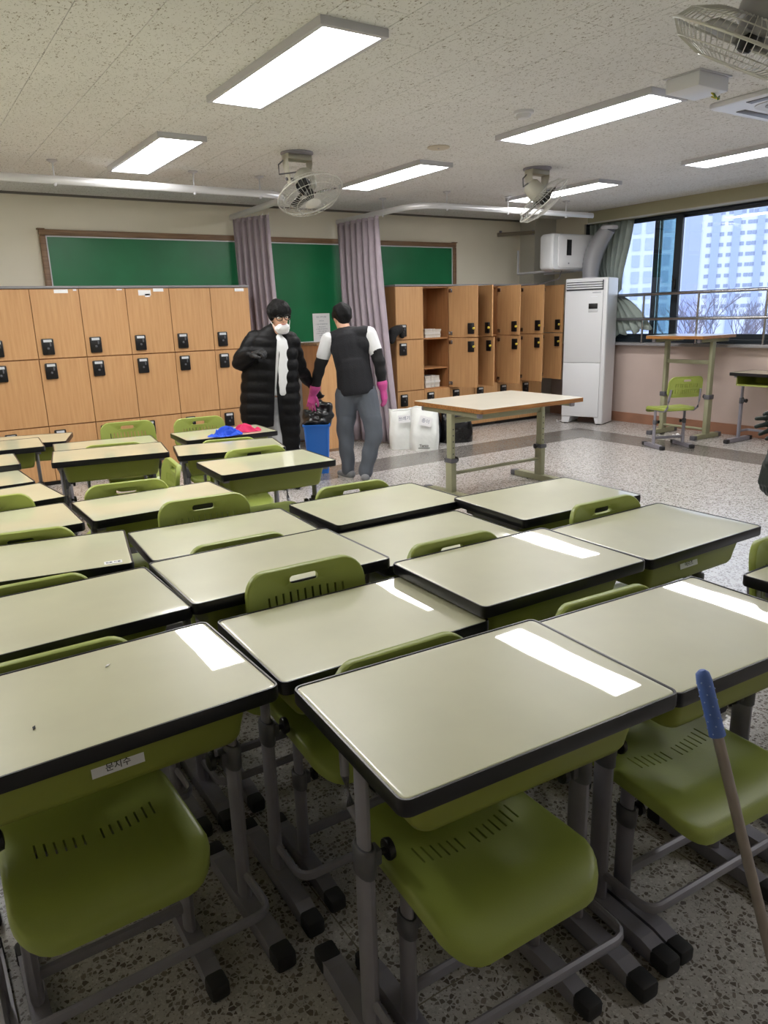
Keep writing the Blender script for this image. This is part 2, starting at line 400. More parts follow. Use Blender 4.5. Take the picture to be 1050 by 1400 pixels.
def window(n, y0, y1, ya, yb):
    """sliding window: inner sash y1..ya (nearer the corner), outer sash yb..y0"""
    x0, x1, z0, z1 = XW+.03, XW+.16, 1.035, 2.56
    wf = struct(MB().box2((x0, y0, z0), (x1, y1, z0+.045), .004).build('window_%d' % n, M_frame, None, False))
    MB().box2((x0, y0, z1-.045), (x1, y1, z1), .004).build('frame_head', M_frame, wf, False)
    for y in (y0, y1-.045): MB().box2((x0, y, z0+.045), (x1, y+.045, z1-.045), .004).build('frame_jamb', M_frame, wf, False)
    def sash(xa, a, b, tint):
        f = MB().box2((xa, a, z0+.045), (xa+.035, b, z0+.105)).box2((xa, a, z1-.075), (xa+.035, b, z1-.045)).box2((xa, a, z0+.1), (xa+.035, a+.095, z1-.07)).box2((xa, b-.095, z0+.1), (xa+.035, b, z1-.07)).build('sash', M_frame, wf, False)
        MB().box2((xa+.014, a+.09, z0+.1), (xa+.02, b-.09, z1-.07)).build('pane', tint, f, False)
        return f
    s1 = sash(x0+.01, ya, y1-.04, M_glass)
    sash(x0+.07, y0+.04, yb, M_glass)
    MB().box2((x0+.05, ya+.09, z0+.1), (x0+.056, yb-.09, z1-.07)).build('overlap_pane', M_teal, wf, False)
    l = MB().box((x0-.002, ya+.05, 1.73), (.03, .03, .13), 0, .008).tube([(x0-.015, ya+.05, 1.75), (x0-.04, ya+.05, 1.76), (x0-.045, ya+.05, 1.83)], .009).build('sash_lock', M_blk, s1)
window(1, 3.52, 7.22, 5.75, 6.18)
window(2, 1.02, 3.52, 2.2, 2.4)
window(3, -1.5, 1.02, -.3, -.1)

t = thing('window_railing', 'stainless steel two rail safety railing in front of the dark framed window', 'railing', (XW-.095, 2.9, 1.035))
for z in (1.62, 1.325): MB().cyl((0, -4.3, z-1.035), (0, 3.70, z-1.035), .019, 12).build('rail', M_chrome, t)
for y in (6.13, 5.37, 4.55, 3.75, 2.95, 2.15, 1.35, .55, -.25, -1.05):
    MB().cyl((0, y-2.9, 0), (0, y-2.9, .585), .0135, 10).lathe([(.03, 0), (.03, .006), (.014, .008)], 16, Matrix.Translation((0, y-2.9, 0))).build('post', M_chrome, t)

# ------------------------------------------------------------------ ceiling lights
def ceiling_light(x, y, label):
    t = thing('ceiling_light', label, 'ceiling light', (x, y, ZC-.035), 0, 'rectangular ceiling lights')
    MB().box2((-.17, -.655, 0), (.17, -.63, .035)).box2((-.17, .63, 0), (.17, .655, .035)).box2((-.17, -.63, 0), (-.145, .63, .035)).box2((.145, -.63, 0), (.17, .63, .035)).box2((-.145, -.63, .03), (.145, .63, .035)).build('housing', M_alu, t, False)
    MB().box2((-.145, -.63, .004), (.145, .63, .010)).build('diffuser', M_lamp, t, False)
    return t
LN = {(1.9, 3.66): 'large lit rectangular ceiling light nearest the camera on the left', (1.9, 5.86): 'lit rectangular ceiling light at far left above the lockers',
      (4.04, 3.66): 'long lit rectangular ceiling light in the middle, beside the white junction box', (4.04, 5.88): 'lit rectangular ceiling light between the two hanging fans',
      (6.18, 3.66): 'lit rectangular ceiling light at the right edge near the windows', (6.18, 5.82): 'lit rectangular ceiling light partly behind the far fan'}
for x in (-.24, 1.9, 4.04, 6.18):
    for y in (-1.0, 3.66, 5.87):
        if y < 0 and x != 4.04: continue  # the lamp behind the camera is unseen, added to light the near seats
        k = [L_ for (a, b), L_ in LN.items() if abs(a-x) < .05 and abs(b-y) < .1]
        ceiling_light(x, y, k[0] if k else 'added rectangular ceiling light behind the camera, brightening the near seats' if y < 0 else ('lit rectangular ceiling light past the left edge, nearer row' if y < 4 else 'lit rectangular ceiling light past the left edge, farther row'))

# ------------------------------------------------------------------ ceiling bits
t = thing('smoke_detector', 'small round white smoke detector on the ceiling beside the middle light', 'smoke detector', (3.59, 3.74, ZC))
MB().lathe([(.062, 0), (.062, -.014), (.058, -.018), (.05, -.018)], 28).build('base', M_white, t)
MB().lathe([(.046, -.018), (.046, -.03), (.036, -.042), (.012, -.046)], 28).build('sensor_head', M_white, t)
t = thing('ceiling_cover_plate', 'flat round beige cover plate on the ceiling between lights', 'cover plate', (3.73, 4.79, ZC))
MB().lathe([(.085, 0), (.085, -.006), (.078, -.009), (.02, -.010)], 28).build('plate', mat('beige_plate', (196, 186, 168), .6), t)
MB().lathe([(.008, -.010), (.007, -.012), (.003, -.013)], 10).build('screw', M_steel, t)
t = thing('junction_box', 'white flat box on the ceiling beside the near fan with yellow green wires', 'box', (3.965, 2.78, ZC))
MB().box((0, 0, -.042), (.27, .21, .075), 0, .01).build('case', M_white, t)
MB().box((0, 0, -.003), (.29, .23, .006), 0, .002).build('base_plate', M_alu, t)
M_yw = mat('yellow_wire', (200, 190, 60), .5); M_gw = mat('green_wire', (40, 110, 60), .5)
for k, m_ in enumerate((M_yw, M_gw, M_yw, M_gw)):
    MB().tube([(.06+.008*k, -.05, -.078), (.085, -.06-.006*k, -.1-.006*k), (.13, -.055, -.105+.005*k), (.15+.004*k, -.02, -.09), (.135, .0, -.078)], .004, 6).build('wire', m_, t)
t = thing('ceiling_air_conditioner', 'white square cassette air conditioner set in the ceiling at the right edge', 'air conditioner', (5.0, 2.62, ZC))
pn = slab(.95, .95, .03, .05, .01, -.03).build('panel', M_white, t)
MB().prism(rrect(.62, .62, .12, 8), -.034, -.03).build('grille_frame', mat('off_white', (200, 200, 200), .4), t)
MB().prism(rrect(.5, .5, .06, 6), -.038, -.034).build('intake_grille', mat('grille_grey', (130, 130, 132), .5), t)
for a in range(4):
    q = Matrix.Rotation(a*PI/2, 4, 'Z'); b_ = MB().box((0, .385, -.031), (.5, .06, .006), 0, .002); b_.mapv(lambda p: q @ p); b_.build('louvre', M_steeld, t)

# ------------------------------------------------------------------ curtain rails and curtains
def arc(cx, cy, r, a0, a1, n=8): return [(cx+r*math.cos(R(a0+(a1-a0)*i/n)), cy+r*math.sin(R(a0+(a1-a0)*i/n))) for i in range(n+1)]
def rail(label, pts, hang):
    z = 2.54; t = thing('curtain_rail', label, 'curtain rail', (pts[0][0], pts[0][1], z), 0, 'ceiling hung curtain rails'); ox, oy = pts[0]
    MB().tube([(x-ox, y-oy, 0) for x, y in pts], .016, 8, .03).build('track', mat('white_rail', (214, 214, 216), .3, metal=.3), t)
    for x, y in hang:
        MB().lathe([(.04, ZC-z), (.04, ZC-z-.008), (.012, ZC-z-.02), (.006, ZC-z-.03), (.006, .02), (.012, .018), (.012, -.036), (.006, -.045)], 14, Matrix.Translation((x-ox, y-oy, 0))).build('hanger', M_alu, t)
rail('white curtain rail bending from the back wall to the left above the lockers', [(3.37, 8.0), (3.36, 7.4), (3.34, 6.72)]+arc(3.04, 6.72, .3, 0, -90)[1:]+[(2.0, 6.42), (-1.68, 6.42)], [(.2, 6.42), (1.3, 6.42), (2.4, 6.42), (3.0, 6.42)])
rail('white curtain rail bending from the back wall to the right past the far fan', [(4.70, 8.0), (4.72, 7.4), (4.74, 6.72)]+arc(5.04, 6.72, .3, 180, 270)[1:]+[(6.2, 6.42), (7.3, 6.40)], [(4.73, 7.06), (5.1, 6.42), (5.95, 6.42), (6.85, 6.41)])
M_curt = mat('mauve_curtain_cloth', (164, 152, 161), .85, noise=.05, nscale=10, sheen=.2)
def curtain(label, a0, a1, b0, b1, z1, z0, n, amp, m, name='curtain'):
    t = thing(name, label, 'curtain', ((b0[0]+b1[0])/2, (b0[1]+b1[1])/2, z0), 0)
    ox, oy = t.location.x, t.location.y
    S = n*10; K = 14; vs = []; fs = []; random.seed(n*3+1); ph = [random.uniform(-.9, .9) for _ in range(n+2)]; am = [random.uniform(.6, 1.25) for _ in range(n+2)]
    for k in range(K+1):
        tt = k/K
        for i in range(S+1):
            s_ = i/S; e = tt**1.3
            x = (a0[0]+(a1[0]-a0[0])*s_)*(1-e)+(b0[0]+(b1[0]-b0[0])*s_)*e; y = (a0[1]+(a1[1]-a0[1])*s_)*(1-e)+(b0[1]+(b1[1]-b0[1])*s_)*e
            nx, ny = -(a1[1]-a0[1]), (a1[0]-a0[0]); l = math.hypot(nx, ny); nx, ny = nx/l, ny/l
            f_ = s_*n; j = int(f_); A = amp*(.45+.55*min(1, tt*4))*(am[j]*(1-f_+j)+am[j+1]*(f_-j))
            d = A*math.sin(2*PI*f_+ph[j]*tt*(1-f_+j)+ph[j+1]*tt*(f_-j)); d2 = .35*A*math.cos(2*PI*f_+1)
            tx, ty = (a1[0]-a0[0])/l, (a1[1]-a0[1])/l
            vs.append((x+nx*d+tx*d2-ox, y+ny*d+ty*d2-oy, z1+(z0-z1)*tt-z0))
    for k in range(K):
        for i in range(S):
            a = k*(S+1)+i; fs.append((a, a+1, a+S+2, a+S+1))
    o = MB().add(vs, fs).build('cloth', m, t, True, 80); sd = o.modifiers.new('s', 'SOLIDIFY'); sd.thickness = .005
    hb = MB()
    vs2 = [(V(*v)+V(0, 0, .0)) for v in vs[:S+1]]
    hb.tube([(v.x, v.y, v.z+.012) for v in vs2[::2]], .006, 6, .022).build('heading_tape', m, t)
    for i in range(0, S+1, 10):
        v = vs2[i]; MB().tube([(v.x, v.y, v.z+.02), (v.x, v.y, v.z+.05)], .003, 5).build('hook', M_white, t)
    return t
curtain('mauve curtain gathered behind the end of the left lockers beside the standing coated person', (3.36, 7.93), (3.57, 7.47), (3.40, 7.93), (3.68, 7.47), 2.485, .02, 6, .045, M_curt)
curtain('mauve curtain gathered at the side of the right lockers behind the person in pink gloves', (4.66, 7.93), (4.72, 7.14), (4.60, 7.66), (4.86, 7.0), 2.485, .02, 7, .06, M_curt)

M_gcurt = mat('grey_green_curtain_cloth', (150, 161, 156), .85, noise=.06, nscale=9)
def window_curtain():
    t = thing('window_curtain', 'grey green curtain hanging at the window corner, gathered and draped over the steel railing', 'curtain', (8.04, 6.5, 1.06))
    prof = [(z, ya*1.018, yb*1.018, 8.04, A) for z, ya, yb, A in ((2.53, 6.27, 6.98, .022), (2.4, 6.29, 6.97, .025), (2.25, 6.32, 6.96, .028), (2.1, 6.36, 6.93, .028), (1.95, 6.40, 6.88, .027), (1.82, 6.42, 6.80, .024), (1.70, 6.42, 6.72, .02))]
    S = 96; vs = []; fs = []; prof = prof+[(1.645, 6.60, 6.80, 8.04, .016)]
    for k, (z, ya, yb, x, A) in enumerate(prof):
        for i in range(S+1):
            s_ = i/S; vs.append((x+A*math.sin(2*PI*(7*s_+1.2*s_*s_))-8.04, ya+(yb-ya)*s_+.3*A*math.cos(2*PI*8*s_)-6.5, z-1.06))
    NF = 9
    for k in range(1, NF+1):     # below the tie the cloth fans out over the railing
        f_ = k/NF
        for i in range(S+1):
            s_ = i/S; th = R(-52+56*s_**.85); ln = (.68-.12*math.sin(PI*s_))*(1-.06*s_)*(1+.05*math.sin(2*PI*5*s_+1))
            dy, dz = math.sin(th)*ln, -math.cos(th)*ln
            g = f_**.8; sag = .05*math.sin(PI*f_)*(1-s_)
            A = .016+.016*f_
            vs.append((8.035+A*math.sin(2*PI*(7*s_+1.2*s_*s_)+.8*f_)-8.04, 6.60+.20*s_+dy*g*1.018+.25*A*math.cos(2*PI*8*s_)-6.5, 1.645+dz*f_+sag-1.06))
    for k in range(len(prof)+NF-1):
        for i in range(S): a = k*(S+1)+i; fs.append((a, a+1, a+S+2, a+S+1))
    o = MB().add(vs, fs).build('cloth', M_gcurt, t, True, 80); sd = o.modifiers.new('s', 'SOLIDIFY'); sd.thickness = .006
    MB().tube([(-.02, .09, .59), (-.028, .2, .58), (-.02, .31, .59), (.024, .31, .6), (.028, .2, .59), (.02, .09, .59)], .008, 6, closed=True).build('tie_back', M_gcurt, t)
window_curtain()

# ------------------------------------------------------------------ blackboard
t = thing('blackboard', 'long green chalkboard in a brown frame on the back wall', 'blackboard', (3.95, YB, 1.13))
W2, HB = 2.54, 1.225
MB().box2((-W2+.05, -.03, .05), (W2-.05, -.018, HB-.05)).build('green_panel', mat('chalkboard_green', (14, 110, 66), .38, noise=.12, nscale=3), t, False)
MB().box2((-W2, -.05, HB-.055), (W2, 0, HB), .008).build('frame_rail', M_brown, t)
MB().box2((-W2, -.05, 0), (W2, 0, .05), .008).build('frame_rail', M_brown, t)
for s_ in (-1, 1): MB().box2((s_*W2, -.05, .05), (s_*(W2-.055), 0, HB-.055), .008).build('frame_rail', M_brown, t)
rm = MB().box2((-W2+.055, -.034, HB-.067), (W2-.055, -.02, HB-.055)).box2((-W2+.055, -.034, .05), (W2-.055, -.02, .06))
for s_ in (-1, 1): rm.box2((s_*(W2-.055), -.034, .055), (s_*(W2-.067), -.02, HB-.06))
rm.build('white_rim', M_white, t, False)
for s_ in (-1, 1): MB().box((s_*(W2-.02), -.03, HB+.003), (.07, .05, .012), 0, .004).build('corner_cap', M_brown, t)
t = thing('whiteboard', 'plain white panel leaning under the green chalkboard between the two people', 'panel', (4.18, YB-.03, 0.02))
MB().box2((-.42, -.012, 0), (.42, .012, 1.07), .004).build('sheet', mat('white_panel', (226, 226, 222), .5), t)
MB().box2((-.42, -.016, 0), (.42, .012, .02), .003).build('bottom_strip', M_alu, t)
t = thing('notice_sheet', 'white printed notice in a plastic sleeve stuck on the green chalkboard', 'notice', (4.42, YB-.031, 1.34), 0)
MB().box2((-.115, -.004, -.17), (.115, 0, .17)).build('sheet', M_paper, t, False)
random.seed(5)
for k, (z, wd, x0) in enumerate(((.128, .13, -.06), (.083, .09, -.085), (.045, .15, -.08), (.013, .14, -.08), (-.012, .15, -.08), (-.037, .16, -.08), (-.062, .15, -.08), (-.087, .12, -.06), (-.112, .12, -.06))):
    s_ = {0: '청소 구역 안내', 1: '3학년 2반', 2: '1. 교실 바닥 쓸기와 닦기', 3: '2. 책상 줄 맞추기', 4: '3. 사물함 정리 정돈하기', 5: '4. 칠판과 창틀 닦기', 6: '5. 쓰레기 분리 배출하기', 7: '6. 복도 청소', 8: '7. 문단속'}[k]
    text('print_line', s_, .016 if k else .022, frame_mtx((0, -.0045, z), (1, 0, 0), (0, 0, 1)), M_greyink, t)
# ================================================================== pupils' desks
ZD = .72
def foot_mb(L_, w_, h_, cy=0):
    prof = [(-L_/2, 0), (-L_/2, h_*.7), (-L_/2+.06, h_), (L_/2-.06, h_), (L_/2, h_*.7), (L_/2, 0)]
    mb = MB(); n = len(prof)
    vs = [(-w_/2, y+cy, z+.004) for y, z in prof]+[(w_/2, y+cy, z+.004) for y, z in prof]
    return mb.add(vs, [tuple(range(n))[::-1], tuple(range(n, 2*n))]+[(i, (i+1) % n, n+(i+1) % n, n+i) for i in range(n)])
def make_desk():
    t = thing('school_desk', 'desk', 'desk')
    top = slab(.637, .432, .026, .014, .002, ZD-.0255).build('tabletop', M_lam, t)
    o = rrect(.65, .445, .020, 5); i_ = rrect(.634, .429, .013, 5); n = len(o); vs = []; fs = []
    def ring(sc_o, z): return [(x*sc_o, y*sc_o, z) for x, y in o]
    loops = [[(x, y, ZD-.001) for x, y in i_], [(x, y, ZD+.002) for x, y in rrect(.640, .435, .016, 5)], ring(.996, ZD+.002), ring(1, ZD-.003), ring(1, ZD-.026), ring(.994, ZD-.031), [(x, y, ZD-.031) for x, y in i_]]
    for l in loops: vs += l
    m = len(loops)
    for a in range(m):
        b = (a+1) % m
        for j in range(n): fs.append((a*n+j, a*n+(j+1) % n, b*n+(j+1) % n, b*n+j))
    MB().add(vs, fs).build('edge_band', M_black, top)
    # drawer tray, open towards the seat (+y)
    z1 = ZD-.031; d = MB(); vs = []; fs = []
    def lp(w_, y0, y1, r, z, op):
        q = [(x, y+(y0+y1)/2) for x, y in rrect(w_, y1-y0, r, 6)]
        return [(x, y, (z1-.092 if (op and y > y1-.02 and z > z1-.09) else z)) for x, y in q]
    loops = [lp(.545, -.180, .175, .03, z1, 1), lp(.522, -.168, .175, .03, z1-.06, 1), lp(.512, -.163, .175, .03, z1-.090, 0), lp(.500, -.155, .170, .03, z1-.104, 0), lp(.470, -.135, .155, .03, z1-.108, 0),
             lp(.462, -.130, .152, .03, z1-.101, 0), lp(.492, -.149, .165, .03, z1-.098, 0), lp(.502, -.156, .170, .03, z1-.088, 0), lp(.512, -.161, .170, .03, z1-.06, 1), lp(.533, -.173, .170, .03, z1, 1)]
    n = len(loops[0])
    for l in loops: vs += l
    m = len(loops)
    for a in range(m):
        if a == 4: continue
        for j in range(n): fs.append((a*n+j, a*n+(j+1) % n, ((a+1) % m)*n+(j+1) % n, ((a+1) % m)*n+j))
    fs.append(tuple(4*n+j for j in range(n))); fs.append(tuple(5*n+j for j in range(n))[::-1])
    d.add(vs, fs).build('drawer', M_drawer, t, True, 50)
    MB().tube([(-.255, .178, z1-.09), (-.25, .178, z1-.102), (.25, .178, z1-.102), (.255, .178, z1-.09)], .006, 6).build('drawer_lip', M_drawer, t)
    for s_ in (-1, 1):
        x = s_*.283
        MB().box((x, 0, ZD-.043), (.034, .32, .024), 0, .004).build('top_rail', M_steel, t)
        MB().tube([(x, 0, .36), (x, 0, ZD-.04)], .0115, 14, .0225, up=(0, 1, 0)).build('leg_post', M_steel, t)
        lg = MB().tube([(x, 0, .035), (x, 0, .43)], .016, 14, .029, up=(0, 1, 0)).build('leg', M_steel, t)
        MB().tube([(x, 0, .42), (x, 0, .425), (x, 0, .478), (x, 0, .484)], [.017, .020, .020, .016], 14, [.030, .0335, .0335, .028], up=(0, 1, 0)).box((x-s_*.022, 0, .452), (.02, .03, .035), 0, .004).build('collar', M_steeld, lg)
        MB().lathe([(.007, 0), (.007, .016), (.021, .017), (.023, .021), (.021, .030), (.012, .033)], 14, Matrix.Translation((x-s_*.03, 0, .452)) @ Matrix.Rotation(-s_*PI/2, 4, 'Y')).build('knob', M_blk, lg)
        ft = foot_mb(.44, .046, .044).mapv(lambda p, x=x: p+V(x, 0, 0)).build('foot', M_steel, t, False)
        for e in (-1, 1):
            MB().box((x, e*.215, .0225), (.052, .055, .045), 0, .010).build('foot_cap', M_cap, ft)
    x = .283; pts = [(x, -.02, .115), (x, -.13, .115)]+[(x-.035+.035*math.cos(R(a)), -.13-.035*math.sin(R(a)), .115) for a in (30, 60, 90)]
    pts += [(-p[0], p[1], p[2]) for p in pts[::-1]]
    MB().tube(pts, .009, 8, .014).build('footrest_bar', M_steel, t)
    return t
# ================================================================== chairs
ZS = .43
def make_chair():
    t = thing('school_chair', 'chair', 'chair')
    W_, D_ = .40, .41
    def zt(x, y):
        f_ = -y/(D_/2); z = ZS+.012*max(0, y/(D_/2))**2-.010*(1-(x/(W_/2))**2)*(1-max(0, f_)**2)
        if y < -.10: z -= .05*((-y-.10)/.105)**2
        return z
    o = [(x, y*(1+0*x)) for x, y in rrect(W_, D_, .075, 6)]
    o = [(x*(1-.06*(y/(D_/2)) if y > 0 else 1), y) for x, y in o]
    rings = [(.2, 0), (.5, 0), (.75, 0), (.9, 0), (.97, 0), (.985, -.6), (.995, -.6), (1, .2), (.995, .62), (.982, .86), (.96, .98), (.92, 1), (.82, 1), (.68, 1), (.5, 1), (.3, 1), (.12, 1)]
    mb = pad(o, rings, zt, lambda x, y: zt(x, y)-.020)
    cut = MB()
    for i in range(14):
        if i in (6,): continue
        x = -.125+.25*i/13
        cut.box((x, .015+.10*(x*x*10-.05), ZS), (.0045, .05-.012*math.cos(x*12), .12))
    me = boolean(mb.mesh('seat', M_green, False), cut, M_green); link('seat', me, t)
    # backrest
    HB_, WB_ = .215, .385
    o = rrect(WB_, HB_, .06, 6); o = [(x*(1-.05*(y/HB_)), y) for x, y in o]
    rings = [(.3, 0), (.7, 0), (.9, 0), (.965, 0), (.985, -.45), (.997, -.3), (1, .4), (.994, .75), (.975, .97), (.94, 1), (.8, 1), (.5, 1), (.2, 1)]
    mb = pad(o, rings, lambda x, y: .006, lambda x, y: -.010)
    bk = mb.mesh('backrest', M_green, False); cut = MB()
    cut.prism([(x, y+.066) for x, y in rrect(.092, .024, .0115, 5)], -.1, .1)
    for row, y0, n in ((0, -.048, 13), (1, .010, 11)):
        for i in range(n):
            x = (i-(n-1)/2)*.024
            cut.box((x, y0+.004*math.cos(x*9), 0), (.0062, .040, .2))
    me = boolean(bk, cut, M_green)
    for v in me.vertices:
        x, y, z = v.co; v.co = (x, .252-z+.030*(1-(x/(WB_/2))**2)-.015+.14*y, ZS+.225+y)
    shade(me, 35); fixnorm(me); link('backrest', me, t)
    for s_ in (-1, 1):
        x = s_*.165
        MB().tube([(x, -.12, ZS-.035), (x, .08, ZS-.035), (x, .17, ZS-.030), (s_*.172, .225, ZS+.01), (s_*.174, .242, ZS+.08), (s_*.166, .262, ZS+.20)], .0105, 10).build('back_post', M_steel, t)
        x = s_*.172
        MB().tube([(x, 0, .21), (x, 0, ZS-.035)], .0105, 12, .020, up=(0, 1, 0)).build('leg_post', M_steel, t)
        lg = MB().tube([(x, 0, .033), (x, 0, .26)], .0145, 12, .025, up=(0, 1, 0)).build('leg', M_steel, t)
        MB().tube([(x, 0, .25), (x, 0, .254), (x, 0, .294), (x, 0, .299)], [.0155, .018, .018, .0145], 12, [.026, .029, .029, .025], up=(0, 1, 0)).box((x-s_*.02, 0, .275), (.018, .026, .03), 0, .004).build('collar', M_steeld, lg)
        MB().lathe([(.006, 0), (.006, .012), (.017, .013), (.018, .022), (.010, .026)], 12, Matrix.Translation((x-s_*.026, 0, .275)) @ Matrix.Rotation(-s_*PI/2, 4, 'Y')).build('knob', M_blk, lg)
        ft = foot_mb(.36, .040, .040).mapv(lambda p, x=x: p+V(x, 0, 0)).build('foot', M_steel, t, False)
        for e in (-1, 1): MB().box((x, e*.178, .0205), (.046, .05, .041), 0, .009).build('foot_cap', M_cap, ft)
    MB().tube([(-.172, 0, .105), (.172, 0, .105)], .010, 8, .016).build('crossbar', M_steel, t)
    MB().box((0, -.08, ZS-.042), (.34, .025, .016), 0, .003).box((0, .06, ZS-.042), (.34, .025, .016), 0, .003).build('seat_rail', M_steel, t)
    return t
desk0 = make_desk(); chair0 = make_chair()
LIFT_D = ('tabletop', 'drawer', 'drawer_lip', 'top_rail', 'leg_post'); LIFT_C = ('seat', 'backrest', 'back_post', 'leg_post', 'seat_rail')
def base(n): return n.split('.')[0]
def adjust(o, names, dz):
    for c in o.children if not isinstance(o, list) else o:
        if base(c.name) in names: c.location.z += dz
first = {'d': 1, 'c': 1}
def put(kind, x, y, deg, z, sx, sy, label, group=None):
    p = desk0 if kind == 'd' else chair0
    o = dup(p); o.location = (x, y, 0); o.rotation_euler = (0, 0, R(deg)); o.scale = (sx, sy, 1)
    o['label'] = label
    if group: o['group'] = group
    adjust(o, LIFT_D if kind == 'd' else LIFT_C, z)
    return o
GD = 'school desks pushed together in rows'; GC = 'green school chairs tucked at the desks'
DESKS = {
 'c': (.896, 1.024, -3.9, .731, 1.0, 1.0, 'cream topped school desk in the centre foreground, nearest the camera'),
 'r': (1.535, .995, -3.6, .712, .93, .984, 'cream topped school desk in the right foreground, behind the leaning broom handle'),
 'l': (.258, 1.531, .6, .715, 1.0, .983, 'cream topped school desk in the left foreground with a name label on its drawer'),
 'r2a': (.261, 2.077, .8, .715, 1.0, .984, 'cream topped school desk at the left edge right behind the labelled foreground desk'),
 'r2b': (.915, 1.569, -1.6, .690, .925, .967, 'low cream topped school desk in the second row, behind the centre foreground desk'),
 'r2c': (1.512, 1.565, -1.6, .729, .985, 1.015, 'cream topped school desk right of the low one, with a curved light reflection'),
 'r2d': (2.195, 1.579, -.4, .706, .959, .991, 'cream topped school desk at the right end of the second row with drawer label'),
 'r3a': (.286, 2.63, -11, .716, 1.0, .984, 'turned cream topped school desk at the left with a small white sticker in its corner'),
 'r3b': (.912, 2.071, -.7, .725, 1.0, 1.0, 'cream topped third row desk behind the tall slotted chair back'),
 'r3c': (1.54, 2.075, -2, .688, .93, .98, 'cream topped third row desk mostly hidden behind a green chair back'),
 'r3d': (2.198, 2.112, -2.1, .722, 1.0, .998, 'cream topped school desk ending the third row, before the wooden edged table'),
 'r4b': (1.630, 2.527, 0, .711, .99, .953, 'cream topped fourth row desk at the right, nearest the open floor'),
 'r4a': (.958, 2.575, -3.5, .697, .97, .93, 'cream topped school desk in the fourth row left of the one by the open floor'),
 'r5': (.905, 3.223, .7, .707, 1.0, .934, 'cream topped school desk in the fifth row behind the tall slotted chair back'),
 'r5l': (.228, 3.225, -.2, .710, 1.0, .967, 'cream topped school desk at the left edge in the fifth row'),
 'r6l': (.255, 3.80, 6, .695, 1.0, .95, 'skewed cream topped school desk at the left edge behind the fifth row'),
 'r6k': (.200, 4.245, 3, .702, 1.0, .93, 'cream topped school desk at the left edge, middle of three tightly packed ones'),
 'r6j': (.215, 4.69, -3, .733, 1.0, .96, 'cream topped school desk at the left edge, rearmost of three tightly packed ones'),
 'farl2': (.43, 5.19, -4.9, .745, 1.0, 1.0, 'cream topped school desk near the left lockers, in front of the rearmost turned one'),
 'farl': (.70, 5.74, -17, .692, 1.0, 1.0, 'turned cream topped school desk standing right against the left lockers area, rearmost of all'),
 'r6c': (1.036, 4.585, -10.9, .721, 1.0, .97, 'slightly turned cream topped school desk left of the desk holding the cloths'),
 'r7c': (1.135, 5.11, -8.2, .692, 1.0, .96, 'cream topped school desk just behind the turned one, before a green chair at the lockers'),
 'cloth': (1.90, 4.93, -2.7, .706, 1.0, .96, 'cream topped school desk with the blue and pink cloths lying on it'),
 'e8': (1.70, 4.352, -14, .703, 1.0, .92, 'turned cream topped school desk in front of the desk with the cloths'),
 'bin9': (1.640, 3.669, -2.9, .717, 1.0, 1.0, 'cream topped school desk standing alone in front of the blue bin'),
 'redge': (2.275, .885, 0, .718, 1.0, 1.0, 'cream topped school desk cut off by the right edge of the photo, near the foreground'),
 'fdesk': (7.72, 4.29, 90, .765, 1.0, 1.0, 'lone cream topped school desk with open black tray by the window wall'),
}
DO = {}
for k, (x, y, a, z, sx, sy, lb) in DESKS.items():
    DO[k] = put('d', x, y, a, z-ZD, sx, sy, lb, GD if k != 'fdesk' else None)
CHAIRS = {  # centre of the backrest top edge, turn, height of the top edge
 'c': (.874, 1.286, -2, .736, 'green chair tucked under the centre foreground desk'),
 'r': (1.515, 1.240, -4, .724, 'green chair tucked under the right foreground desk, seat behind the broom handle'),
 'l': (.215, 1.79, 0, .722, 'green chair under the left foreground desk, below the name label'),
 'r2a': (.235, 2.335, -2, .733, 'green chair at the left edge behind the second row desk, only a low arc showing'),
 'r2b': (.919, 1.850, -2, .775, 'green chair with tall slotted back standing between the low desk and the third row'),
 'r2c': (1.458, 1.825, -2, .757, 'green chair with handle hole right of the tall slotted one, behind the curved reflection'),
 'r2d': (2.225, 1.845, -2, .757, 'green chair with dark handle hole at the right end of the second row'),
 'r3b': (.916, 2.335, -2, .736, 'green chair with low back behind the middle third row desk'),
 'r3a': (.30, 2.885, -11, .752, 'green chair with black handle hole at the left behind the stickered desk'),
 'r4b': (1.653, 2.785, -4, .745, 'green chair with wide back at the open floor, before the man in grey trousers'),
 'r4a': (.985, 2.860, -4, .776, 'green chair with tall slotted back pulled out in front of the fifth row'),
 'r5': (.837, 3.475, -7, .756, 'green chair with handle hole behind the fifth row desk'),
 'r5l': (.25, 3.485, -4, .772, 'green chair at the left edge in front of the packed desks'),
 'r6c': (1.120, 4.850, -10.9, .730, 'green chair under the slightly turned desk, seat showing below it'),
 'r7c': (1.385, 5.50, -8, .778, 'green chair with cut out handle standing before the left lockers'),
 'cloth': (1.865, 5.335, -6, .778, 'green chair behind the desk with the blue and pink cloths'),
 'bin9': (1.690, 3.935, -3, .755, 'green chair behind the lone desk before the blue bin'),
 'e8': (1.80, 4.605, -14, .712, 'green chair hidden behind the turned desk, only its top edge showing'),
 'side': (1.150, 3.72, -97, .775, 'green chair turned sideways showing the edge of its back'),
 'redge': (2.255, 1.165, 0, .772, 'green chair cut off by the right edge of the photo'),
 'win': (6.80, 4.63, 157, .772, 'bright green chair alone in front of the tall desk at the window wall'),
}
TOPB = ZS+.225+.1075
for k, (x, y, a, z, lb) in CHAIRS.items():
    ca, sa = math.cos(R(a)), math.sin(R(a)); yo = .275
    o = put('c', x+sa*yo, y-ca*yo, a, z-TOPB, 1, 1, lb, GC if k != 'win' else None)
def wipe(o):
    for c in list(o.children):
        for g in list(c.children): bpy.data.objects.remove(g)
        bpy.data.objects.remove(c)
    bpy.data.objects.remove(o)
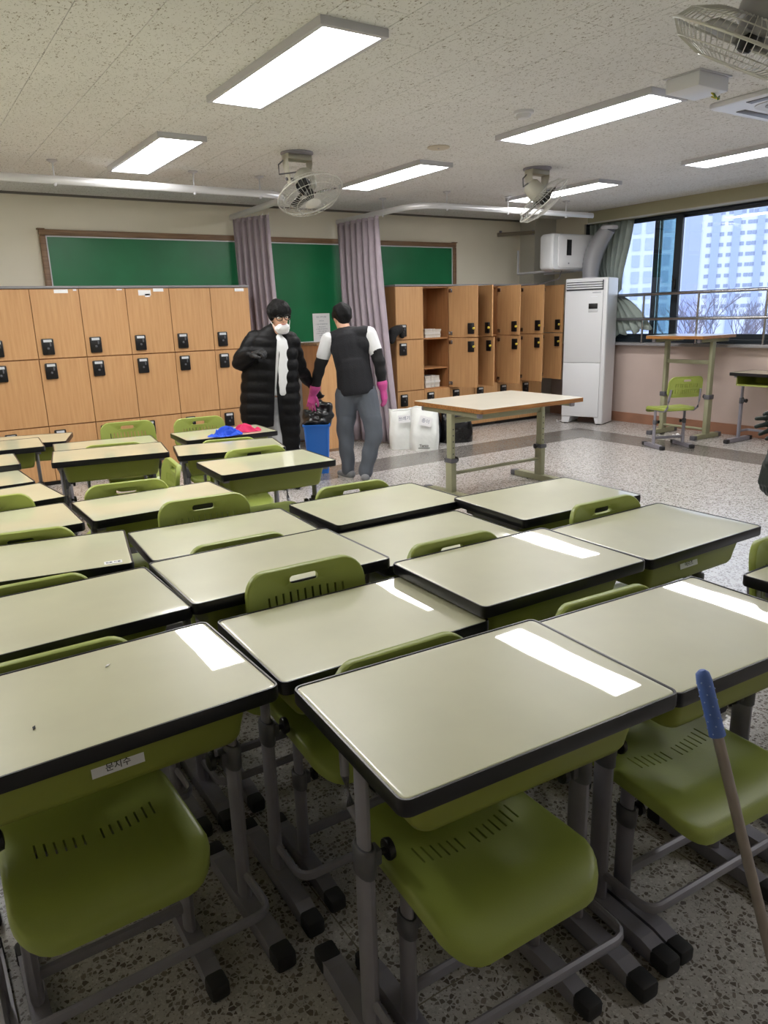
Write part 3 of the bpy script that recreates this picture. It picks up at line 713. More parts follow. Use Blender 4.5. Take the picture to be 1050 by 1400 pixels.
wipe(desk0); wipe(chair0)
# name labels on drawers, stickers
def on_drawer(d, x, w_, h_, s_, sz, zoff=-.05):
    k = DESKS[d]; dz = k[3]-ZD; P = DO[d]
    o = MB().box((0, 0, 0), (w_, h_, .0006)).build('name_label', M_paper, P, False)
    z = ZD-.031+zoff+dz; y = -.180+.012*(-zoff/.06)-.0012
    mt = frame_mtx((x, y, z), (1, 0, 0), (0, .19, 1)); o.matrix_local = mt
    text('label_writing', s_, sz, Matrix.Translation((0, -.0035, .0006)), M_ink, o)
on_drawer('l', -.012, .102, .032, '문지수', .018, -.046)
on_drawer('r2d', -.041, .098, .030, '이르즈', .017, -.044)
def sticker(d, x, y, w_, h_, lines, sz):
    k = DESKS[d]; o = MB().box((x, y, k[3]+.0012), (w_, h_, .0008)).build('sticker', M_paper, DO[d], False)
    if lines: text('sticker_print', lines, sz, Matrix.Translation((x, y, k[3]+.002)), M_greyink, o)
sticker('r3a', .262, -.180, .056, .032, '번호 이름', .012)

# ================================================================== lockers
YL = 7.42
M_lockblk = mat('black_lock_case', (16, 16, 18), .35); M_tag = mat('lock_tag', (196, 200, 204), .5); M_yellow = mat('yellow_knob', (206, 184, 70), .4)
TIERS = [(.045, .555), (.563, 1.168), (1.176, 1.785)]
def lock_mb():
    return MB().box((0, -.011, 0), (.105, .022, .145), 0, .010)
lock_me = lock_mb().mesh('lock', M_lockblk); tag_me = MB().box((0, -.0235, .052), (.07, .002, .022), 0, .0008).mesh('lock_tag', M_tag, False)
key_me = MB().lathe([(.010, 0), (.010, .006), (.006, .008)], 12, Matrix.Translation((.0, -.021, -.015)) @ Matrix.Rotation(PI/2, 4, 'X')).box((.022, -.023, .02), (.012, .004, .03), 0, .0015).mesh('key_slot', M_steeld)
plate_me = MB().box((0, .0285, 0), (.085, .020, .13), 0, .006).mesh('latch_plate', M_lockblk); knob_me = MB().lathe([(.014, 0), (.014, .02), (.010, .024)], 14, Matrix.Translation((-.045, .03, .0)) @ Matrix.Rotation(-PI/2, 4, 'X')).mesh('latch_knob', M_yellow)
DM = {}
def locker_unit(x0, w_, label, opens, stickers=()):
    n = 2; cw = w_/n; Dp = .46
    t = thing('locker_unit', label, 'locker', (x0+w_/2, YL, 0), 0, 'beech lockers along the back wall')
    h = w_/2
    b_ = MB().box2((-h, .018, .04), (-h+.017, Dp, 1.79)).box2((h-.017, .018, .04), (h, Dp, 1.79)).box2((-.0085, .018, .04), (.0085, Dp, 1.79)).box2((-h+.017, Dp-.012, .04), (h-.017, Dp-.004, 1.79))
    for z in (.04, .551, 1.163, 1.772):
        for k in range(n): b_.box2((-h+k*cw+.009, .018, z), (-h+(k+1)*cw-.009, Dp-.012, z+.017))
    b_.build('carcass', M_lockin, t, False)
    MB().box2((-h-.002, -.004, 1.79), (h+.002, Dp, 1.812), .003).build('top_panel', M_greytop, t)
    MB().box2((-h+.01, .04, 0), (h-.01, Dp, .04)).build('plinth', M_blk, t)
    for k in range(n):
        for ti, (z0, z1) in enumerate(TIERS):
            key = (round(cw, 4), ti)
            if key not in DM: DM[key] = MB().box((-(cw-.006)/2, .0085, 0), (cw-.006, .017, z1-z0-.002), 0, .0015).mesh('door', M_locker, False)
            d = link('door', DM[key], t); d.location = (-h+(k+1)*cw-.003, 0, (z0+z1)/2)
            a = opens.get((k, ti), 0); d.rotation_euler = (0, 0, R(a))
            hh = (z1-z0)/2; lx = -(cw-.006)+.088; lz = (-hh+.105) if ti == 2 else (hh-.105)
            for me in (lock_me, tag_me, key_me):
                o = link(me.name, me, d); o.location = (lx, 0, lz)
            for z in (-hh+.05, hh-.05):
                if a: MB().box((-.03, .0225, z), (.05, .012, .045), 0, .004).build('hinge', M_chrome, d)
            if a:
                for me in (plate_me, knob_me): o = link(me.name, me, d); o.location = (lx-.005, 0, lz)
            for (sk, st, sx, sz_, sw, sh) in stickers:
                if (sk, st) == (k, ti): MB().box((sx, -.0012, sz_), (sw, .0012, sh), 0).build('name_sticker', M_paper, d, False)
    return t
locker_unit(-.10, .84, 'beech locker unit at the left edge of the photo', {}, [(0, 2, -.12, .285, .1, .03)])
locker_unit(.74, .84, 'beech locker unit with a long white sticker, first full one from the left', {}, [(1, 2, -.15, .285, .12, .032), (1, 2, -.03, .295, .03, .015)])
locker_unit(1.58, .84, 'beech locker unit with torn white paper on its upper right door', {}, [(1, 2, -.235, .265, .12, .05), (1, 2, -.21, .24, .05, .03), (1, 2, -.10, .29, .10, .03), (0, 2, -.05, .296, .05, .012)])
locker_unit(2.42, .84, 'beech locker unit at the right end of the left row, behind the coated person', {}, [(1, 2, -.1, .285, .1, .03)])
u1 = locker_unit(5.113, .814, 'beech locker unit beside the right curtain with an open column holding tied paper bundles', {(1, 2): 111, (1, 1): 111.5})
locker_unit(5.927, .814, 'beech locker unit in the middle of the right row with four doors swung open', {(0, 2): 84, (0, 1): 88, (1, 2): 91, (1, 1): 93})
locker_unit(6.741, .814, 'beech locker unit at the right end of the row, beside the white cabinet', {(0, 2): 92, (0, 1): 91.5, (1, 2): 85.5, (1, 1): 85})
MB().box2((.012, .03, .80), (.39, .42, .816)).build('shelf', M_lockin, u1, False)
for z, w_, h_ in ((1.02, .055, .09), (.87, .05, .10), (.70, .05, .08)):
    MB().box2((-.4085, .16, z), (-.407, .16+w_, z+h_)).build('side_notice', M_paper, u1, False)

def bundle(x, y, z, rz, label, n, hs, wd, dp):
    t = thing('paper_bundle', label, 'papers', (x, y, z), rz); zz = 0; random.seed(int(z*100))
    for i in range(n):
        hgt = hs*random.uniform(.8, 1.2); MB().box((random.uniform(-.006, .006), random.uniform(-.006, .006), zz+hgt/2), (wd*random.uniform(.94, 1), dp, hgt-.001), random.uniform(-.03, .03), .002).build('booklet', mat('newsprint_%d' % (i % 3), ((212, 208, 200), (196, 190, 180), (222, 220, 216))[i % 3], .8), t, False); zz += hgt
    for xx in (-.03, .03) if n > 3 else (.0,):
        hw = dp/2+.004; MB().tube([(xx, -hw, -.0), (xx, -hw, zz+.002), (xx, hw, zz+.002), (xx, hw, 0)], .0045, 6).build('string', M_paper, t)
bundle(5.71, 7.58, 1.1805, .06, 'tied bundle of grey booklets on the upper open shelf', 5, .021, .26, .18)
bundle(5.69, 7.57, .5685, .04, 'tied bundle of white newspapers on the lower open shelf', 5, .025, .24, .18)
cp = blob('hat', [((5.10, 7.36, 1.30), .055, (5.02, 7.34, 1.27), .062), ((5.02, 7.34, 1.27), .06, (4.99, 7.33, 1.17), .035), ((5.14, 7.37, 1.31), .035, (5.17, 7.375, 1.22), .03), ((5.17, 7.39, 1.33), .02, (5.17, 7.40, 1.30), .02)], .009, mat('black_cloth', (22, 22, 24), .85, bump=.4, bscale=60), None, 3)
tag(cp, 'black cap hanging from the lock at the corner of the right lockers', 'cap')

# ================================================================== wooden box beside the curtain
t = thing('wooden_lectern', 'tall plain wooden lectern behind the man in pink gloves, right of the blue bin', 'lectern', (4.10, 7.36, 0), 0)
MB().box2((-.20, -.20, .03), (-.18, .22, 1.17)).build('side_panel', M_lockin, t, False)
MB().box2((.18, -.20, .03), (.20, .22, 1.17)).build('side_panel', M_lockin, t, False)
MB().box2((-.18, -.19, .03), (.18, -.172, 1.17)).build('front_panel', M_locker, t, False)
MB().box2((-.215, -.215, 1.17), (.215, .24, 1.195), .004).build('top', M_brown, t)
MB().box2((-.205, -.205, 0), (.205, .22, .03)).build('plinth', M_brown, t)
MB().box2((-.18, -.172, .6), (.18, .2, .616)).build('shelf', M_lockin, t, False)

# ================================================================== big wooden-edged tables
def work_table(label, loc, rz, W_, D_, H, legx, mid):
    t = thing('work_table', label, 'table', loc, rz)
    tp = slab(W_-.012, D_-.012, .032, .022, .002, H-.031).build('tabletop', mat('pale_laminate', (206, 202, 188), .3, coat=.4, noise=.03, nscale=6), t)
    o = rrect(W_, D_, .03, 5); i_ = rrect(W_-.016, D_-.016, .022, 5); n = len(o)
    loops = [[(x, y, H-.002) for x, y in i_], [(x, y, H-.001) for x, y in o], [(x, y, H-.034) for x, y in o], [(x, y, H-.034) for x, y in i_]]
    vs = [p for l in loops for p in l]; fs = [(a*n+j, a*n+(j+1) % n, ((a+1) % 4)*n+(j+1) % n, ((a+1) % 4)*n+j) for a in range(4) for j in range(n)]
    MB().add(vs, fs).build('wood_edge', M_woodedge, tp)
    for s_ in (-1, 1):
        x = s_*legx
        MB().box((x, 0, H-.055), (.04, D_*.8, .04), 0, .006).build('top_rail', M_gtable, t)
        for e in (-1, 1): MB().box((x, e*D_*.4, H-.055), (.044, .03, .044), 0, .008).build('rail_cap', M_steel, t)
        MB().box2((x-.02, -.032, H*.35), (x+.02, .032, H-.06), .006).build('leg_post', M_gtable, t)
        lg = MB().box2((x-.027, -.04, .04), (x+.027, .04, H*.40), .008).build('leg', M_gtable, t)
        MB().box2((x-.034, -.048, H*.385), (x+.034, .048, H*.43), .006).build('collar', M_steeld, lg)
        MB().lathe([(.008, 0), (.008, .02), (.022, .022), (.022, .034), (.012, .038)], 12, Matrix.Translation((x-s_*.03, 0, H*.41)) @ Matrix.Rotation(-s_*PI/2, 4, 'Y')).build('knob', M_blk, lg)
        for q in range(5): MB().lathe([(.006, 0), (.005, .0015)], 8, Matrix.Translation((x, -.0325, H*.48+q*.05)) @ Matrix.Rotation(PI/2, 4, 'X')).build('peg_hole', M_blk, t)
        ft = foot_mb(D_*.72, .06, .05).mapv(lambda p, x=x: p+V(x, 0, 0)).build('foot', M_gtable, t, False)
        for e in (-1, 1): MB().box((x, e*D_*.355, .026), (.066, .06, .052), 0, .01).build('foot_cap', M_steeld, ft)
    MB().box2((-legx, -.012, H*mid), (legx, .012, H*mid+.045), .004).build('upper_rail', M_gtable, t)
    MB().tube([(-legx, 0, .2 if H < 1 else .1), (legx, 0, .2 if H < 1 else .1)], .014, 10).build('stretcher', M_gtable, t)
    return t
work_table('large table with worn wooden edge and sage green legs on the open floor', (4.20, 4.62, 0), 0, 1.12, .88, .765, .505, .80)
work_table('tall standing table with wooden edge at the window wall behind the lone green chair', (7.66, 5.22, 0), PI/2, .74, .64, 1.15, .29, .72)

# ================================================================== standing air cabinet, wall unit and duct
t = thing('air_cabinet', 'tall white standing air conditioner cabinet beside the right lockers', 'air conditioner', (7.69, 6.715, 0), 0)
t.rotation_euler = (0, 0, R(-68.5))   # local -y (the front) looks to the room
Wc, Dc, Hc = .56, .385, 1.835
pts = [(-Wc/2, 0), (-Wc/2, Hc), (Wc/2, Hc), (Wc/2, 0), (Wc/2-.10, 0), (Wc/2-.12, .085), (-Wc/2+.12, .085), (-Wc/2+.10, 0)]
vs = [(x, -Dc/2+.012, z+.008) for x, z in pts]+[(x, Dc/2, z+.008) for x, z in pts]; n = len(pts)
bd = MB().add(vs, [tuple(range(n)), tuple(range(n, 2*n))[::-1]]+[(i, (i+1) % n, n+(i+1) % n, n+i) for i in range(n)]).build('body', M_white, t, False)
bv = bd.modifiers.new('b', 'BEVEL'); bv.width = .012; bv.segments = 3; bv.limit_method = 'ANGLE'
MB().box2((-Wc/2+.006, -Dc/2-.004, .80), (Wc/2-.06, -Dc/2+.016, 1.69), .006).build('upper_panel', M_white, t)
MB().box2((-Wc/2+.006, -Dc/2-.004, .10), (Wc/2-.06, -Dc/2+.016, .795), .006).build('lower_panel', M_white, t)
MB().box2((Wc/2-.058, -Dc/2-.004, .02), (Wc/2-.004, -Dc/2+.016, 1.82), .006).build('side_pillar', M_white, t)
MB().box2((-Wc/2+.02, -Dc/2+.004, 1.695), (Wc/2-.06, -Dc/2+.018, 1.815)).build('outlet_recess', mat('outlet_shadow', (70, 72, 78), .6), t, False)
for q in range(4): MB().box((-.03, -Dc/2-.001, 1.722+.028*q), (Wc-.085, .018, .018), 0, .004).build('louvre', M_white, t)
MB().box((.10, -Dc/2-.008, 1.50), (.115, .010, .065), 0, .004).build('display', M_blk, t)
MB().box((.10, -Dc/2-.006, 1.445), (.12, .008, .04), 0, .003).build('control_panel', mat('panel_grey', (200, 202, 206), .4), t)
MB().box((.11, -Dc/2-.006, 1.615), (.09, .006, .008), 0, .002).build('indicator_bar', mat('indicator', (235, 238, 244), .3), t)
MB().box((.14, -Dc/2-.0045, 1.665), (.11, .003, .016), 0, .001).build('name_plate', mat('pale_print', (182, 186, 194), .5), t)
for s_ in (-1, 1):
    for e in (-1, 1): MB().lathe([(.03, 0), (.03, .006), (.022, .010)], 12, Matrix.Translation((s_*.22, e*.16, 0))).build('levelling_foot', M_blk, t)
MB().tube([(-.29, .1, .35), (-.31, .0, .15), (-.31, -.08, .02), (-.36, -.12, .006), (-.42, .02, .006)], .005, 6).build('power_cord', M_paper, t)

t = thing('hanging_air_unit', 'white wall hung air unit with a dark display above the standing cabinet', 'air conditioner', (7.57, 6.93, 1.955))
o = rrect(.82, .44, .05, 6); o = [(x, y) for x, y in o]
mb = pad(o, [(.9, 0), (.97, .02), (1, .15), (1, .8), (.985, .92), (.95, 1), (.6, 1.03), (.2, 1.04)], lambda x, y: .22, lambda x, y: 0)
mb.mapv(lambda p: V(p.x, .2-p.z, p.y+.22)); mb.build('casing', M_white, t)
o2 = rrect(.72, .40, .05, 6)
mb = pad(o2, [(.97, 0), (1, .3), (.99, .8), (.96, 1), (.5, 1.0)], lambda x, y: .03, lambda x, y: 0)
mb.mapv(lambda p: V(p.x+.04, -.02-p.z, p.y+.225)); mb.build('front_cover', mat('bright_white_plastic', (226, 227, 230), .25), t)
MB().box((-.14, -.052, .27), (.085, .008, .19), 0, .004).build('display', M_blk, t)
MB().box((-.14, -.050, .08), (.02, .006, .02), 0, .002).build('sensor', M_steel, t)
MB().box((-.37, .05, .1), (.008, .1, .12), 0, .002).build('side_vent', M_alu, t)
MB().tube([(-.2, .15, .0), (-.2, .45, .0), (-.2, .805, .0)], .015, 8).tube([(-.2+.4, .15, .0), (.3, .45, .0), (.3, .805, .0)], .015, 8).tube([(-.2, .805, .0), (-.2, .805, .3)], .015, 8).build('bracket', M_alu, t)
MB().tube([(-.1, .1, .0), (-.1, .15, -.1), (-.12, .8, -.2)], .008, 6).build('cable', M_steel, t)

t = thing('flexible_duct', 'silver grey flexible duct curving from the standing cabinet up to the window', 'duct', (7.80, 6.55, 1.85))
pts = []; n = 26
for i in range(n+1):
    s_ = i/n; pts.append((-.06+.06*s_, .24-.22*s_+.08*math.sin(PI*s_), -.01+.60*s_+.02*math.sin(PI*s_)))
MB().tube(pts, [.085+.05*math.sin(PI*(i/n)*.9+.3)*.6+(.006 if i % 2 else 0) for i in range(n+1)], 20).build('hose', mat('silver_duct', (150, 151, 156), .4, metal=.15), t)
for p in (pts[0], pts[-1]): MB().lathe([(.10, -.02), (.105, -.01), (.105, .01), (.10, .02)], 20, Matrix.Translation(p)).build('clamp_ring', M_alu, t)
t = thing('wall_conduit', 'thin brown conduit pipe under the ceiling in the right back corner', 'pipe', (7.45, 7.9, 2.5))
MB().tube([(.22, -.16, 0), (-.22, .1, -.02)], .025, 8).build('pipe', mat('brown_pipe', (134, 124, 106), .5), t)
for s_ in (0, 1): MB().box((.2-.38*s_, -.15+.23*s_, .0), (.03, .03, .06), 0, .004).build('clip', M_steel, t)
# ================================================================== people
def hand(w, d, n, side, curl=.5, spread=.12, k=1.0, thumb=1):
    """limb list for a five-fingered hand: wrist, pointing direction, palm normal (towards palm), thumb-side vector"""
    w, d = Vector(w), Vector(d).normalized(); n = Vector(n); n = (n-d*n.dot(d)).normalized(); s_ = d.cross(n).normalized()
    if s_.dot(Vector(side)) < 0: s_ = -s_
    L_ = []
    for q in (-.026, -.009, .009, .026):
        L_.append((w+s_*q*.6*k, .019*k, w+d*.085*k+s_*q*1.0*k, .0155*k))
    for q, ln, rr in ((.030, .068, .0098), (.010, .076, .0102), (-.010, .071, .0098), (-.029, .055, .0088)):
        p = w+d*.086*k+s_*q*k; a = 0; dirq = (d+s_*q/.03*spread).normalized()
        for seg, f_ in ((.45, 1), (.32, .93), (.25, .85)):
            a += curl*(.55 if seg == .45 else .8); v = dirq*math.cos(a)+n*math.sin(a); e = p+v*ln*seg*k
            L_.append((p, rr*f_*k, e, rr*f_*.93*k)); p = e
    if thumb:
        p = w+d*.022*k+s_*.024*k; e = p+(d*.65+s_*.6+n*.25).normalized()*.042*k; g = e+(d*.9+s_*.25+n*.35).normalized()*.034*k; h = g+(d*.95+n*.4).normalized()*.024*k
        L_ += [(p, .0165*k, e, .0125*k), (e, .0120*k, g, .0108*k), (g, .0108*k, h, .0092*k)]
    return L_
def head(c, up, fwd, k=1.0):
    """limb list of a skull with jaw and nose"""
    c, up, fwd = Vector(c), Vector(up).normalized(), Vector(fwd); fwd = (fwd-up*fwd.dot(up)).normalized(); s_ = fwd.cross(up)
    L_ = [(c+up*.035*k-fwd*.022*k, .086*k, c+up*.025*k+fwd*.018*k, .078*k, s_, .90), (c-up*.02*k+fwd*.02*k, .070*k, c-up*.085*k+fwd*.045*k, .040*k, s_, .92),
          (c+up*.012*k+fwd*.092*k, .008*k, c-up*.022*k+fwd*.106*k, .0135*k), (c-up*.052*k+fwd*.084*k, .011*k, c-up*.062*k+fwd*.082*k, .012*k)]
    for e in (-1, 1):
        L_.append((c+s_*e*.072*k-up*.015*k-fwd*.005*k, .017*k, c+s_*e*.076*k+up*.018*k-fwd*.014*k, .019*k, s_, .5))
    return L_
M_coat = mat('black_puffer_nylon', (8, 8, 10), .55, spec=.2, bump=.25, bscale=40)
M_knit = mat('charcoal_knit_vest', (19, 20, 26), .85, bump=.35, bscale=160)
M_slv = mat('black_arm_sleeve', (14, 14, 16), .8)
M_tee = mat('white_cotton', (222, 224, 226), .8, bump=.15, bscale=40)
M_trs = mat('slate_grey_trousers', (84, 90, 99), .8, bump=.35, bscale=22)
M_pinkr = mat('pink_rubber', (214, 84, 158), .42, bump=.1, bscale=60)
M_shoe = mat('grey_fabric_shoe', (128, 130, 134), .8); M_sole = mat('pale_sole', (196, 194, 190), .7)
M_pale = mat('pale_grey_trousers', (176, 178, 182), .8, bump=.3, bscale=20)
M_mask = mat('white_mask', (232, 232, 234), .8)
M_dgl = mat('dark_green_coated_glove', (30, 44, 42), .5, bump=.15, bscale=80)
def person(label, loc, rz): return loc, rz
def place(o, loc, rz): o.location = loc; o.rotation_euler = (0, 0, rz)

# ---- the man seen from behind, pink gloves; local x = photo right, y = away from the camera
up2, f2 = V(-.10, .30, .95), V(-.38, .85, -.3)
hc2 = V(-.080, .205, 1.455)
armL = [V(-.205, .10, 1.27), V(-.294, .12, 1.04), V(-.358, .18, .830)]
armR = [V(.165, .07, 1.31), V(.245, .03, 1.075), V(.268, .05, .86)]
legL = [V(-.055, .0, .80), V(-.085, .03, .44), V(-.072, .05, .085)]
legR = [V(.115, .0, .80), V(.185, -.10, .45), V(.090, -.10, .085)]
hl = hand((-.380, .20, .782), (-.22, .12, -.9), (.45, .85, .1), (.7, -.3, 0), .22, .3)
hr = hand((.275, .055, .815), (.10, .1, -1), (-.8, .5, 0), (.2, 1, 0), .35, .1)
body = [(legL[0], .085, legL[1], .058), (legL[1], .056, legL[2], .040), (legR[0], .085, legR[1], .058), (legR[1], .056, legR[2], .040),
        (legL[2], .038, legL[2]+V(-.02, .08, -.045), .036), (legR[2], .038, legR[2]+V(0, .08, -.05), .036),
        (V(.02, .0, .84), .13, V(.01, .03, 1.0), .115, (0, 1, 0), .75), (V(.01, .03, 1.0), .115, V(-.02, .09, 1.22), .13, (0, 1, 0), .75),
        (V(-.17, .11, 1.265), .06, V(.14, .07, 1.30), .06), (V(-.04, .11, 1.28), .062, V(-.07, .17, 1.40), .054),
        (armL[0], .050, armL[1], .040), (armL[1], .040, armL[2], .028), (armR[0], .050, armR[1], .040), (armR[1], .040, armR[2], .028)]
body += head(hc2, up2, f2)+[(armL[2], .027, V(-.380, .20, .782), .024), (armR[2], .027, V(.275, .055, .815), .024)]+hl+hr
P2 = blob('person', body, .0065, M_skin, None, 5)
tag(P2, 'person seen from behind in charcoal vest and pink rubber gloves, bending over the blue bin', 'person')
place(P2, (3.464, 5.74, 0), -YAW)
sy = (0, 1, 0)
blob('vest', [(V(.03, .0, .80), .172, V(.015, .03, 1.0), .160, sy, .86), (V(.015, .03, 1.0), .158, V(-.015, .085, 1.2), .172, sy, .70), (V(-.16, .115, 1.275), .073, V(.125, .075, 1.315), .073), (V(-.10, .10, 1.2), .10, V(.10, .07, 1.22), .10), (V(-.05, .115, 1.315), .070, V(-.06, .13, 1.325), .064),
      (V(-.06, .13, 1.33), .058, V(-.18, .11, 1.265), .07), (V(-.06, .13, 1.33), .058, V(.13, .08, 1.305), .068)], .009, M_knit, P2, 5, lambda c, n: V(c.x, c.y, max(c.z, .790+.10*c.x)))
blob('trousers', [(V(-.03, 0, .79), .112, V(.10, 0, .79), .112, sy, .95), (legL[0]+V(0, 0, -.02), .112, legL[1], .078), (legL[1], .078, legL[2]+V(0, 0, .0), .062), (legR[0]+V(0, 0, -.02), .112, legR[1], .080), (legR[1], .080, legR[2]+V(0, 0, .0), .064)], .009, M_trs, P2, 4,
     lambda c, n: c+n*.005*math.sin(34*c.z+16*c.x+3*math.sin(14*c.y))*(1 if c.z < .6 else .35))
for s_, A in ((1, armL), (0, armR)):
    k = .62; mid = A[0].lerp(A[1], k)
    blob('shirt_sleeve', [(A[0], .068, mid, .064)], .008, M_tee, P2, 3)
    blob('arm_sleeve', [(A[0].lerp(A[1], k-.04), .061, A[1], .055), (A[1], .055, A[2], .043)], .007, M_slv, P2, 3, lambda c, n: c+n*.003*math.sin(60*c.z))
W = V(-.380, .20, .782)
gl = [(armL[2].lerp(W, -.25), .052, armL[2].lerp(W, .5), .043), (armL[2].lerp(W, .5), .041, W, .031)]
hl2 = [(a, b*1.14, c, d*1.14) for a, b, c, d in hl]
blob('rubber_glove', gl+hl2, .0045, M_pinkr, P2, 3)
W = V(.275, .055, .815)
blob('rubber_glove', [(armR[2].lerp(W, -.25), .052, armR[2].lerp(W, .5), .043), (armR[2].lerp(W, .5), .041, W, .031)]+[(a, b*1.14, c, d*1.14) for a, b, c, d in hr], .0045, M_pinkr, P2, 3)
u_, f_ = up2.normalized(), (f2-up2.normalized()*f2.dot(up2.normalized())).normalized(); sd = f_.cross(u_)
blob('hair', [(hc2+u_*.040-f_*.030, .094, hc2+u_*.045+f_*.02, .086), (hc2+u_*.01-f_*.045, .076, hc2-u_*.030-f_*.038, .060), (hc2+u_*.02-f_*.02+sd*.05, .045, hc2+u_*.02-f_*.02-sd*.05, .045), (hc2+u_*.06+f_*.05, .05, hc2+u_*.045+f_*.07, .035)], .007, M_hair, P2, 3, lambda c, n: c+n*.004*math.sin(70*c.x+40*c.z))
for A, dr in ((legL, V(-.55, .8, 0)), (legR, V(.05, 1, 0))):
    dr.normalize(); b0 = V(A[2].x, A[2].y, .035)
    blob('shoe', [(b0-dr*.05+V(0, 0, .012), .040, b0+dr*.07, .040), (b0+dr*.07, .040, b0+dr*.15-V(0, 0, .006), .030)], .006, M_shoe, P2, 3, lambda c, n: V(c.x, c.y, max(c.z, .012)))
    pts = []
    q = V(-dr.y, dr.x, 0)
    for a in range(24):
        th = 2*PI*a/24; pts.append(((b0+dr*(.05+.125*math.cos(th))+q*(.043*math.sin(th))).x, (b0+dr*(.05+.125*math.cos(th))+q*(.043*math.sin(th))).y))
    MB().prism(pts, 0.0, .016).build('sole', M_sole, P2)

# ---- the person in the long black coat
hc1 = V(.082, -.02, 1.475); up1, f1 = V(-.04, -.06, 1), V(.42, -.9, -.10)
sR, eR, hR = V(-.150, .03, 1.285), V(-.265, -.06, 1.12), V(-.12, -.215, 1.19)
sL, eL, wL = V(.150, .06, 1.275), V(.194, .27, 1.028), V(.279, .50, .844)
h1r = hand((-.135, -.20, 1.185), (.75, -.5, .25), (.1, .3, -1), (0, -1, .4), 1.0, .05)
h1l = hand((.285, .508, .834), (.45, .35, -.85), (.3, .8, .2), (-.5, .2, -.1), .5, .1)
kR, aR = V(.005, .0, .47), V(.0, .03, .09); kL, aL = V(.105, .02, .47), V(.11, .05, .09)
body = [(V(-.03, 0.01, .82), .074, kR, .056), (kR, .055, aR, .04), (V(.09, 0, .82), .085, kL, .056), (kL, .055, aL, .04), (aR, .038, aR+V(.03, -.10, -.05), .034), (aL, .038, aL+V(.05, -.10, -.05), .034),
        (V(.03, 0, .84), .125, V(.02, 0, 1.02), .115, sy, .75), (V(.02, 0, 1.02), .115, V(.01, .02, 1.2), .13, sy, .72), (sR, .055, sL, .055), (V(.02, .03, 1.28), .06, V(.06, .0, 1.40), .052),
        (sR, .05, eR, .042), (eR, .040, V(-.135, -.20, 1.185), .026), (sL, .05, eL, .042), (eL, .040, V(.285, .508, .834), .026)]+head(hc1, up1, f1)+h1r+h1l
P1 = blob('person', body, .0065, M_skin, None, 5)
tag(P1, 'person in a long black padded coat, glasses and lowered white mask, standing by the lockers', 'person')
place(P1, (2.771, 5.895, 0), -YAW)
def puff(c, n):
    if c.x < .02: c = V(c.x, c.y, max(c.z, .575+.02*math.sin(9*c.x)))
    else: c = V(c.x, c.y, max(c.z, .25+.012*math.sin(14*c.x)))
    return c+n*min(1, abs(c.x-.025-.16*max(0, c.z-.9))/.09 if c.y < 0 else 1)*(.010*abs(math.sin(c.z*PI/.095+.4*math.sin(c.x*9)))-.006)
co = blob('padded_coat', [(V(-.10, .0, .66), .225, V(-.085, .0, .95), .205, sy, .72), (V(-.085, .0, .95), .205, V(-.04, .01, 1.2), .185, sy, .74), (sR, .095, sL, .085), (V(.100, -.01, .28), .082, V(.110, .0, .80), .105, sy, .95), (V(.110, .0, .80), .105, V(.10, .03, 1.2), .11, sy, .9),
      (sR, .088, eR, .080), (eR, .080, V(-.165, -.175, 1.17), .050), (sL, .085, eL, .070), (eL, .068, V(.268, .475, .868), .045), (V(-.03, .03, 1.32), .085, V(.02, .03, 1.37), .075), (V(.10, .02, 1.32), .06, V(.14, .0, 1.24), .045)], .010, M_coat, P1, 5)
# cut the open front: a wedge between the two coat halves
cut = MB().add([(.076, -.5, 1.5), (.106, -.5, 1.5), (.076, -.03, 1.5), (.108, -.03, 1.5), (.014, -.5, .90), (.030, -.5, .90), (.014, -.02, .90), (.030, -.02, .90), (-.045, -.5, .2), (.045, -.5, .2), (-.045, .0, .2), (.045, .0, .2)],
               [(0, 1, 3, 2), (8, 10, 11, 9), (0, 4, 5, 1), (4, 8, 9, 5), (2, 3, 7, 6), (6, 7, 11, 10), (0, 2, 6, 4), (4, 6, 10, 8), (1, 5, 7, 3), (5, 9, 11, 7)])
me = boolean(co.data.copy(), cut, M_coat); me.name = 'padded_coat'; co.data = me
for v, q in zip(me.vertices, [puff(v.co.copy(), v.normal.copy()) for v in me.vertices]): v.co = q
for p in me.polygons: p.use_smooth = True
blob('shirt', [(V(.03, -.02, .86), .115, V(.04, -.02, 1.05), .115, sy, .8), (V(.04, -.02, 1.05), .115, V(.05, -.01, 1.24), .105, sy, .8), (V(.06, -.0, 1.26), .066, V(.065, -.0, 1.30), .058)], .009, M_tee, P1, 4, lambda c, n: V(c.x, c.y, max(c.z, .83)))
blob('trousers', [(V(-.02, .01, .83), .115, V(.06, .01, .83), .115, sy, .85), (V(-.02, .015, .80), .10, kR, .082), (kR, .080, aR, .062), (V(.08, .03, .80), .09, kL, .078), (kL, .08, aL, .062)], .009, M_pale, P1, 4, lambda c, n: c+n*.005*math.sin(34*c.z+8*c.x))
k1 = [(a, b*1.22, c, d*1.22) for a, b, c, d in h1r]; k2 = [(a, b*1.2, c, d*1.2) for a, b, c, d in h1l]
M_bgl = mat('black_work_glove', (22, 23, 25), .6)
blob('work_glove', k1, .0045, M_bgl, P1, 3); blob('work_glove', k2, .0045, M_bgl, P1, 3)
for A in (aR, aL):
    b0 = V(A.x, A.y, .035); dr = V(.3, -.95, 0)
    blob('shoe', [(b0-dr*.05, .042, b0+dr*.07, .042), (b0+dr*.07, .042, b0+dr*.15, .032)], .007, M_blk, P1, 3, lambda c, n: V(c.x, c.y, max(c.z, .0)))
U, Fv = up1.normalized(), (f1-up1.normalized()*f1.dot(up1.normalized())).normalized(); Sd = Fv.cross(U)
